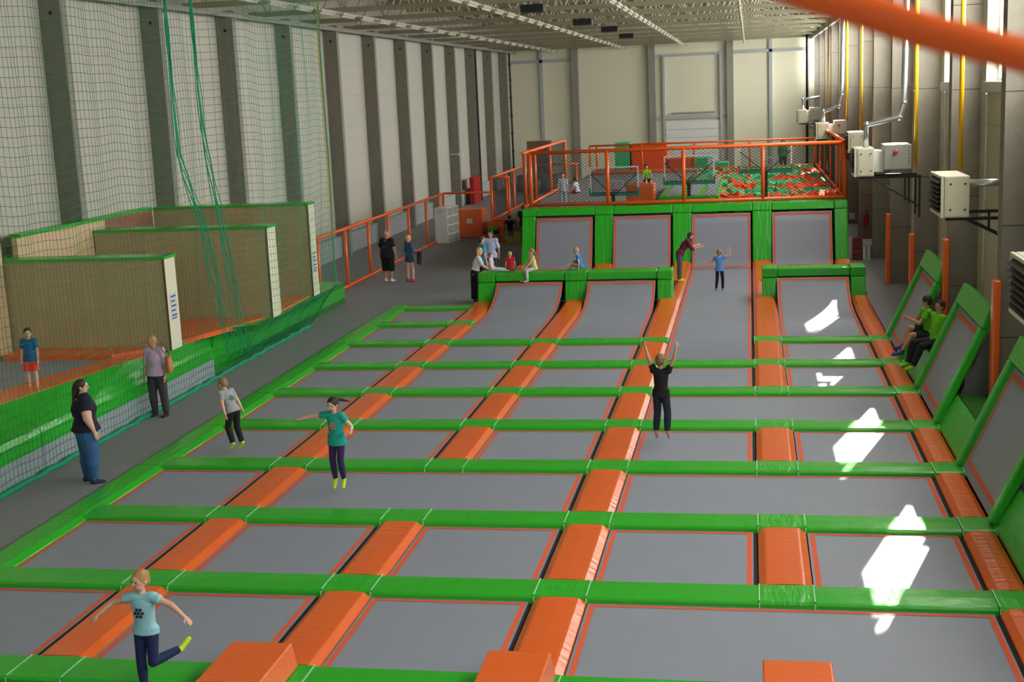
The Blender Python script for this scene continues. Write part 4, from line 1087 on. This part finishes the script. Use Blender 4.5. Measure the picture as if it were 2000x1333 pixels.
        smooth_obj(b, lo.get('name', 'trousers'), cmat(lo.get('name', 'trousers'), lo['col']), R, max(voxel, .009), 3)
    sc = wear.get('shoes')
    if sc:
        for k in 'RL':
            b = MB(); hl, to = J['heel'+k], J['toe'+k]; an = J['ank'+k]
            b.cone(hl, to, .026*H, .022*H); b.cone(an.lerp(J['knee'+k], sc.get('up', .0)), hl, .0265*H, .026*H, 12, False, True)
            smooth_obj(b, sc.get('name', 'sock'), cmat('footwear', sc['col'], .7), R, max(voxel, .008), 2)
    R['joints'] = 0; del R['joints']
    return R, J, HC, hs
DN = (0, 0, -1)
STAND = dict(thR=(.05, .02, -1), thL=(-.05, .02, -1), shR=(.0, -.03, -1), shL=(0, -.03, -1), uaR=(.18, 0, -1), uaL=(-.18, 0, -1), faR=(.05, .2, -1), faL=(-.05, .2, -1))
def pose(**k): d = dict(STAND); d.update(k); return d
NEON = (196, 232, 30)
# 1 girl in light blue shirt, front left, one leg kicked back
person('girl in pale blue printed T-shirt hopping on one leg at the lower left', (-6.28, 11.95, -.07), 176, 1.33,
   pose(thR=(.04, .05, -1), shR=(.0, -.06, -1), thL=(.04, .05, -1), uaR=(1, .1, -.35), faR=(.8, .55, -.65), uaL=(-1, .05, -.35), faL=(-.85, .15, -.62), palmR=(0, -.3, -1), palmL=(0, -.3, -1),
        shL=(-.5, -.8, .12), ftL=(-.3, -.6, .5), torso=(.03, -.02, 1), face=(.3, 1, -.05), curl=.5),
   dict(hair='bun', haircol=(176, 132, 84), skin='fair', female=True), dict(top=dict(col=(150, 206, 214), sleeve=.42, hem=-.02, print=((38, 40, 52), 'f')), legs=dict(col=(28, 44, 84), name='leggings', loose=.007), shoes=dict(col=NEON, up=.12)), child=True, voxel=.0062)
# 2 girl in teal
person('girl in teal T-shirt with a flower print jumping on the third-row bed', (-6.43, 19.01, .1), 172, 1.36,
   pose(thR=(.03, .12, -1), shR=(-.03, -.12, -1), thL=(.0, .22, -1), shL=(-.02, -.2, -1), ftR=(.0, .6, -.8), ftL=(-.1, .6, -.8), uaR=(1, .15, -.12), faR=(1, .2, -.22), palmR=(0, .2, -1), uaL=(-.7, -.25, -1), faL=(-.35, .9, -.1), palmL=(0, 0, -1), torso=(-.02, .12, 1), face=(.1, 1, -.35), head=(.0, .2, 1)),
   dict(hair='ponytail', haircol=(42, 30, 28), skin='fair', female=True, tail=(-1, -.3, -.25), hlen=.95), dict(top=dict(col=(28, 160, 148), sleeve=.5, hem=-.22, print=((226, 130, 70), 'f')), legs=dict(col=(48, 28, 78), name='leggings', loose=.006, waist=.05), shoes=dict(col=NEON, up=.12)), child=True, voxel=.0065)
# 3 boy in grey shirt
person('boy in grey printed T-shirt leaning forward in mid jump near the left border', (-9.1, 21.32, .05), 62, 1.24,
   pose(torso=(0, .5, 1), thR=(.05, .12, -1), thL=(-.05, .3, -1), shR=(0, -.38, -1), shL=(0, -.35, -1), ftR=(0, .7, -.7), ftL=(0, .7, -.7), uaR=(.25, -.55, -1), faR=(.1, -.5, -1), uaL=(-.25, -.5, -1), faL=(-.1, -.45, -1), face=(0, 1, -.35), head=(0, .45, 1)),
   dict(hair='short', haircol=(150, 112, 72), skin='fair'), dict(top=dict(col=(158, 158, 164), sleeve=.55, hem=-.08, print=((30, 130, 90), 'b')), legs=dict(col=(22, 22, 28), loose=.014), shoes=dict(col=NEON)), child=True, voxel=.0065)
# 4 boy with raised arms
person('boy in black T-shirt jumping with both arms raised, seen from behind', (-1.54, 21.93, .13), -12, 1.36,
   pose(uaR=(.45, .0, 1), faR=(.2, .05, 1), uaL=(-.35, .0, 1), faL=(-.3, .05, 1), thR=(.1, .06, -1), thL=(-.02, .05, -1), shR=(.0, -.12, -1), shL=(-.06, -.1, -1), ftR=(.1, .5, -.8), ftL=(-.05, .5, -.8), face=(.25, 1, 0), palmR=(-.5, .5, 0), palmL=(.5, .5, 0), torso=(0, .04, 1)),
   dict(hair='short', haircol=(124, 96, 66), skin='tan'), dict(top=dict(col=(14, 14, 18), sleeve=.45, hem=-.12), legs=dict(col=(20, 34, 52), loose=.016), shoes=dict(col=(190, 140, 112), name='foot_skin') if False else None), child=True, voxel=.0065)
# 5 woman navy polo
R5 = person('large woman in navy polo and blue jeans standing by the left border pads', (-10.95, 19.48, FL), -52, 1.76,
   pose(uaR=(.3, .0, -1), faR=(.12, .35, -1), uaL=(-.28, .1, -1), faL=(-.05, .3, -1), face=(.35, 1, .12), thR=(.08, .1, -1), thL=(-.05, -.02, -1), shR=(.02, -.05, -1), shL=(0, -.1, -1)),
   dict(hair='ponytail', haircol=(58, 38, 32), skin='fair', female=True, tail=(0, -.12, -1), hlen=2.3, limb=1.75), dict(top=dict(col=(18, 22, 48), sleeve=.62, hem=.0, name='polo_shirt'), legs=dict(col=(52, 94, 140), loose=.008, name='jeans', waist=.14), shoes=dict(col=(24, 32, 66))), fat=1.65, voxel=.0075)
# 6 woman lilac
R6 = person('woman in lilac top with a brown shoulder bag looking down near the net', (-11.82, 24.0, FL), 172, 1.66,
   pose(uaR=(.22, .05, -1), faR=(.02, .3, -1), uaL=(-.25, -.05, -1), faL=(.02, .25, -1), face=(.35, 1, -.5), head=(.05, .35, 1), thR=(.06, .06, -1), thL=(-.1, 0, -1), shR=(.02, -.1, -1), shL=(-.02, -.06, -1)),
   dict(hair='short', haircol=(176, 140, 88), skin='tan', female=True), dict(top=dict(col=(196, 166, 198), sleeve=.95, hem=-.02, name='top'), legs=dict(col=(62, 60, 68), loose=.018, name='trousers'), shoes=dict(col=(18, 18, 20))), fat=1.16, voxel=.0075)
b = MB(); b.loft([((0, 0, .0), V(1, 0, 0), V(0, 1, 0), .07, .16), ((0, 0, .12), V(1, 0, 0), V(0, 1, 0), .08, .17), ((0, 0, .32), V(1, 0, 0), V(0, 1, 0), .04, .12)], 16)
bag = b.build('shoulder_bag', cmat('bag', (188, 124, 74), .6), loc=(-11.52, 24.0, .84)); bag.rotation_euler = (.15, 0, .3); rounded(bag, .02); tag(bag, 'tan leather bag hanging at the side of the woman in lilac', 'bag')
b = MB(); b.tube([(0, .1, .3), (-.03, .06, .5), (-.12, .0, .62), (-.1, -.1, .5), (0, -.1, .3)], .011, 6); b.build('strap', cmat('strap', (120, 70, 44), .6), bag)
# 7 boy left court
person('boy in blue T-shirt and red shorts on the left court behind the net', (-13.1, 21.6, 1.0), 185, 1.14,
   pose(face=(-.5, 1, 0)), dict(hair='short', haircol=(40, 34, 30), skin='fair'), dict(top=dict(col=(24, 92, 150), sleeve=.7, hem=-.12), legs=dict(col=(240, 56, 54), len=.4, loose=.014, name='shorts'), shoes=dict(col=(170, 190, 60))), child=True, voxel=.009)
# 8 man in black
person('bald man in black T-shirt and long black shorts beside the orange fence', (-12.2, 42.74, FL), -18, 1.72,
   pose(uaR=(.35, 0, -1), faR=(.1, .15, -1), uaL=(-.35, 0, -1), faL=(-.1, .1, -1), face=(.8, 1, .1), thR=(.1, .02, -1), thL=(-.08, .02, -1)), dict(hair='bald', skin='tan'),
   dict(top=dict(col=(16, 18, 26), sleeve=.8, hem=-.12, print=((30, 84, 104), 'b')), legs=dict(col=(14, 14, 16), len=.55, loose=.03, name='shorts'), shoes=dict(col=(222, 222, 226), up=.12, name='shoe')), fat=1.55, voxel=.011)
person('blonde woman in denim jacket, shorts and pink shoes holding a black bag', (-11.4, 42.6, FL), -42, 1.58,
   pose(uaR=(.3, .1, -1), faR=(.0, .9, -.3), uaL=(-.3, .1, -1), faL=(.3, .9, -.1), face=(.5, 1, 0), thR=(.12, .1, -1), thL=(-.05, -.02, -1)), dict(hair='short', haircol=(206, 170, 104), skin='fair', female=True),
   dict(top=dict(col=(50, 84, 124), sleeve=1.5, hem=.05, name='denim_jacket'), legs=dict(col=(44, 78, 122), len=.2, loose=.012, name='shorts'), shoes=dict(col=(214, 30, 110), up=.08)), voxel=.011)
b = MB(); b.box(-.05, .05, -.17, .17, 0, .42); hb = rounded(b.build('black_bag', cmat('blackbag', (18, 18, 22), .5), loc=(-11.02, 42.4, .52)), .02); hb.rotation_euler = (0, .12, .5); tag(hb, 'black bag hanging from the arm of the woman in denim', 'bag')
# 9 group by the low wall
person('man in white checked short-sleeved shirt standing behind the low wall', (-8.42, 41.9, FL), 175, 1.74,
   pose(uaR=(.22, -.2, -1), faR=(-.1, -.3, -1), uaL=(-.22, -.2, -1), faL=(.1, -.3, -1), face=(.1, 1, -.2)), dict(hair='short', haircol=(52, 38, 32), skin='tan'),
   dict(top=dict(col=(172, 190, 220), sleeve=.9, hem=-.1), legs=dict(col=(34, 58, 84), loose=.014, name='jeans'), shoes=dict(col=(40, 40, 44))), voxel=.011)
person('man in cyan T-shirt talking with the man in the checked shirt', (-8.5, 40.9, FL), -60, 1.68,
   pose(face=(.2, 1, -.1)), dict(hair='short', haircol=(60, 46, 40), skin='fair'),
   dict(top=dict(col=(70, 164, 200), sleeve=.8, hem=-.1), legs=dict(col=(40, 50, 70), loose=.014, name='jeans'), shoes=dict(col=(40, 40, 44))), voxel=.011)
person('blonde woman in white top and long black skirt leaning over the low wall', (-8.22, 38.2, FL), -75, 1.63,
   pose(torso=(0, .3, 1), uaR=(.15, .45, -1), faR=(-.1, .9, -.5), uaL=(-.15, .45, -1), faL=(.1, .9, -.5), face=(0, 1, -.3)), dict(hair='long', haircol=(212, 176, 110), skin='fair', female=True, hlen=.9),
   dict(top=dict(col=(222, 220, 222), sleeve=.9, hem=.2), legs=dict(col=(16, 16, 20), kind='skirt', len=.98, flare=.0, name='skirt', waist=.34), shoes=dict(col=(20, 20, 22))), voxel=.011)
SIT = dict(thR=(.15, 1, -.05), thL=(-.15, 1, -.05), shR=(.05, .15, -1), shL=(-.05, .15, -1), uaR=(.2, .15, -1), uaL=(-.2, .15, -1), faR=(.0, .5, -1), faL=(.0, .5, -1))
def sit(**k): d = dict(SIT); d.update(k); return d
person('toddler in pale pink sitting on the left end of the low wall', (-7.6, 37.72, .865), -95, .95,
   sit(shR=(.05, 1, -.1), shL=(-.05, 1, -.1)), dict(hair='short', haircol=(140, 100, 70), skin='pale'),
   dict(top=dict(col=(224, 196, 208), sleeve=.9, hem=-.1), legs=dict(col=(214, 214, 220), loose=.008), shoes=dict(col=(210, 210, 214))), child=True, voxel=.01, z_ref='pelvis')
person('small child in red T-shirt sitting on the low wall, seen from behind', (-7.02, 37.75, .865), 8, .98,
   sit(shR=(.05, 1, -.1), shL=(-.05, 1, -.1), torso=(0, -.05, 1)), dict(hair='bun', haircol=(196, 160, 110), skin='fair'),
   dict(top=dict(col=(200, 20, 40), sleeve=.5, hem=-.12), legs=dict(col=(70, 70, 80), loose=.008), shoes=None), child=True, voxel=.01, z_ref='pelvis')
person('girl in yellow top and white leggings sitting on the low wall, legs hanging', (-6.25, 37.46, .875), 118, 1.16,
   sit(thR=(.1, 1, -.2), thL=(-.12, 1, -.2), shR=(0, .1, -1), shL=(.0, -.05, -1), torso=(0, .18, 1), uaR=(.1, .7, -1), uaL=(-.1, .7, -1), faR=(0, .8, -.8), faL=(0, .8, -.8)), dict(hair='ponytail', haircol=(150, 104, 66), skin='fair', female=True, tail=(0, -.25, -1), hlen=2.0),
   dict(top=dict(col=(220, 222, 140), sleeve=.4, hem=-.1), legs=dict(col=(198, 198, 214), loose=.006, name='leggings'), shoes=dict(col=(190, 196, 180))), child=True, voxel=.01, z_ref='pelvis')
person('blond boy in bright blue T-shirt sitting on the low wall with bent knee', (-4.92, 37.72, .865), 84, 1.12,
   sit(thR=(.1, .9, .55), shR=(0, .45, -.9), thL=(-.1, 1, .35), shL=(0, .9, -.4), torso=(0, .22, 1), uaR=(.2, .0, -1), faR=(.1, .1, -1), uaL=(-.25, -.35, -1), faL=(0, .1, -1), face=(0, 1, -.5), head=(0, .4, 1)), dict(hair='short', haircol=(196, 158, 104), skin='fair'),
   dict(top=dict(col=(26, 124, 200), sleeve=.5, hem=-.1), legs=dict(col=(150, 128, 104), len=.45, loose=.01, name='shorts'), shoes=dict(col=(190, 190, 190))), child=True, voxel=.01, z_ref='pelvis')
# 10 instructor in maroon + girl in blue
person('woman in maroon sweater and grey trousers bending forward on the orange strip', (-2.2, 40.9, .02), -78, 1.6,
   pose(torso=(0, .62, 1), thR=(.04, -.06, -1), thL=(-.04, .05, -1), uaR=(.3, .5, -1), faR=(.3, 1, .3), uaL=(-.3, .5, -.8), faL=(-.2, 1, .2), face=(.7, .8, -.2), head=(.05, .6, 1)), dict(hair='long', haircol=(50, 28, 26), skin='fair', female=True, hlen=.9),
   dict(top=dict(col=(112, 20, 60), sleeve=1.3, hem=.0, name='sweater'), legs=dict(col=(92, 86, 96), loose=.018), shoes=dict(col=(208, 214, 20), up=.1)), voxel=.01)
person('girl in light blue T-shirt and black leggings on the long lane', (-.93, 39.4, -.065), -8, 1.2,
   pose(uaR=(.8, .1, .35), faR=(.05, .1, 1), uaL=(-.8, .2, -.7), faL=(-1, .1, -.1), thL=(-.05, .05, -1), shL=(-.1, -.15, -1), thR=(.1, 0, -1), palmL=(0, 0, 1)), dict(hair='ponytail', haircol=(140, 104, 72), skin='fair', female=True, hlen=.7),
   dict(top=dict(col=(96, 150, 218), sleeve=.4, hem=-.12), legs=dict(col=(18, 18, 24), loose=.005, name='leggings'), shoes=dict(col=(120, 118, 116))), child=True, voxel=.009)
# 11 pair walking near the banner
person('boy in black T-shirt and patterned shorts walking past the green banner', (-9.75, 52.7, FL), 10, 1.22,
   pose(thR=(.03, .25, -1), shR=(0, -.1, -1), thL=(-.03, -.15, -1), shL=(0, -.35, -1)), dict(hair='short', haircol=(46, 34, 30), skin='tan'),
   dict(top=dict(col=(18, 18, 22), sleeve=.6, hem=-.1), legs=dict(col=(120, 120, 124), len=.42, loose=.02, name='shorts'), shoes=dict(col=(160, 150, 60))), child=True, voxel=.012)
person('person in black T-shirt and grey trousers half hidden by the tall wall', (-9.1, 52.4, FL), 15, 1.66,
   pose(thR=(.03, .2, -1), thL=(-.03, -.1, -1)), dict(hair='short', haircol=(30, 26, 26), skin='tan'),
   dict(top=dict(col=(16, 18, 24), sleeve=.6, hem=-.1), legs=dict(col=(72, 72, 80), loose=.018), shoes=dict(col=(30, 30, 34))), voxel=.012)
# 12 two men seated on the green box
person('young man in lime T-shirt and blue socks sitting, hands clasped over knee', (3.66, 27.75, .565), 92, 1.72,
   sit(thR=(.12, 1, .35), shR=(0, .35, -1), thL=(-.25, 1, .1), shL=(.1, .5, -.95), torso=(0, .12, 1), uaR=(.1, .65, -.75), faR=(-.35, .75, .35), uaL=(-.1, .65, -.75), faL=(.35, .75, .35), face=(.3, 1, 0)), dict(hair='short', haircol=(38, 26, 24), skin='tan'),
   dict(top=dict(col=(96, 186, 24), sleeve=.6, hem=-.1), legs=dict(col=(30, 32, 44), len=.4, loose=.016, name='shorts'), shoes=dict(col=(30, 70, 140), up=.12)), voxel=.008, z_ref='pelvis')
person('young man in lime long-sleeved shirt and black trousers sitting nearest the camera', (3.68, 27.0, .565), 112, 1.74,
   sit(thR=(.1, 1, -.02), shR=(0, .3, -1), thL=(-.15, 1, -.1), shL=(0, .45, -1), torso=(0, -.1, 1), uaR=(.2, -.2, -1), faR=(.1, -.1, -1), uaL=(-.25, -.25, -1), faL=(-.1, -.05, -1), face=(-.35, 1, 0)), dict(hair='short', haircol=(40, 28, 24), skin='tan'),
   dict(top=dict(col=(112, 200, 20), sleeve=1.85, hem=-.06), legs=dict(col=(18, 18, 26), loose=.014), shoes=dict(col=(130, 190, 40))), voxel=.008, z_ref='pelvis')
# 13 children on the deck
person('child in white patterned clothes standing behind the deck fence at its left end', (-6.62, 46.6, 1.89), 185, 1.26, pose(), dict(hair='short', haircol=(90, 70, 60), skin='pale'),
   dict(top=dict(col=(196, 196, 208), sleeve=.9, hem=-.1), legs=dict(col=(176, 178, 196), loose=.012), shoes=None), child=True, voxel=.014)
person('child in white T-shirt and red shorts sitting on the deck floor', (-7.0, 53.6, 1.87), 60, 1.15, sit(shR=(.2, .3, -.3), shL=(-.2, .8, -.1), torso=(0, .3, 1)), dict(hair='short', haircol=(60, 46, 40), skin='fair'),
   dict(top=dict(col=(214, 212, 220), sleeve=.6, hem=-.1), legs=dict(col=(176, 24, 40), len=.4, loose=.014, name='shorts'), shoes=None), child=True, voxel=.014, z_ref='pelvis')
person('boy in lime shirt sitting on the orange soft block on the deck', (-3.72, 47.9, 2.62), 200, 1.15, sit(thR=(.1, 1, .1), thL=(-.1, 1, .1), uaR=(.2, .5, -1), uaL=(-.2, .5, -1)), dict(hair='short', haircol=(44, 36, 32), skin='fair'),
   dict(top=dict(col=(130, 190, 30), sleeve=.7, hem=-.1), legs=dict(col=(26, 28, 36), len=.45, loose=.012, name='shorts'), shoes=None), child=True, voxel=.014, z_ref='pelvis')
person('person with long dark hair standing behind the rear deck fence', (1.62, 66.6, 1.605), 178, 1.62, pose(), dict(hair='long', haircol=(24, 22, 24), skin='tan', female=True, hlen=1.4),
   dict(top=dict(col=(60, 130, 80), sleeve=1.5, hem=-.1), legs=dict(col=(30, 30, 36), loose=.014), shoes=None), voxel=.016)
# ------------------------------------------------------------------ light, world, camera
w = bpy.data.worlds.new('sky'); S.world = w; w.use_nodes = True
nt = w.node_tree; bg = nt.nodes['Background']; bg.inputs[0].default_value = (.86, .93, 1, 1); bg.inputs[1].default_value = 3.0
def area(name, loc, rot, sx, sy, power, col=(1, 1, 1)):
    l = bpy.data.lights.new(name, 'AREA'); l.shape = 'RECTANGLE'; l.size = sx; l.size_y = sy; l.energy = power; l.color = col
    o = bpy.data.objects.new(name, l); COL.objects.link(o); o.location = loc; o.rotation_euler = rot; return o
for i, (a, b) in enumerate(wins):
    area('window_daylight', (5.0, (a+b)/2, (WZ0+WZ1)/2), (0, math.radians(66), 0), WZ1-WZ0, b-a, 470, (1, .97, .91))
area('near_fill_light', (-6, -9.5, 6.5), (math.radians(70), 0, 0), 16, 5, 650, (.86, .93, 1))  # added cool fill light behind the camera; wall_near has no window here
sun = bpy.data.lights.new('sun', 'SUN'); sun.energy = 60; sun.angle = math.radians(.6); sun.color = (1, .95, .86)
so = bpy.data.objects.new('sun', sun); COL.objects.link(so)
sd = Vector((-1.0, -3.3, -2.47)).normalized()
so.rotation_euler = sd.to_track_quat('-Z', 'Y').to_euler()
f, yaw, pitch, roll = 2543.4, math.radians(10.610), math.radians(10.704), math.radians(2.515)
cy, sy, cp, sp = math.cos(yaw), math.sin(yaw), math.cos(pitch), math.sin(pitch)
F = Vector((-sy*cp, cy*cp, -sp)); R0 = Vector((cy, sy, 0)); D0 = F.cross(R0)
c, s = math.cos(roll), math.sin(roll)
Rt = R0*c+D0*s; Dn = D0*c-R0*s
cam = bpy.data.cameras.new('camera'); co = bpy.data.objects.new('camera', cam); COL.objects.link(co)
M = Matrix((( Rt.x, -Dn.x, -F.x, 0), (Rt.y, -Dn.y, -F.y, 0), (Rt.z, -Dn.z, -F.z, 6.0), (0, 0, 0, 1)))
co.matrix_world = M
cam.sensor_width = 36; cam.lens = 36*f/2000; cam.clip_start = .05; cam.clip_end = 500
cam.dof.use_dof = True; cam.dof.focus_distance = 24; cam.dof.aperture_fstop = 3.4
S.camera = co
S.view_settings.view_transform = 'Standard'; S.view_settings.look = 'None'; S.view_settings.gamma = 1
S.view_settings.use_curve_mapping = False
S.view_settings.exposure = 0.1
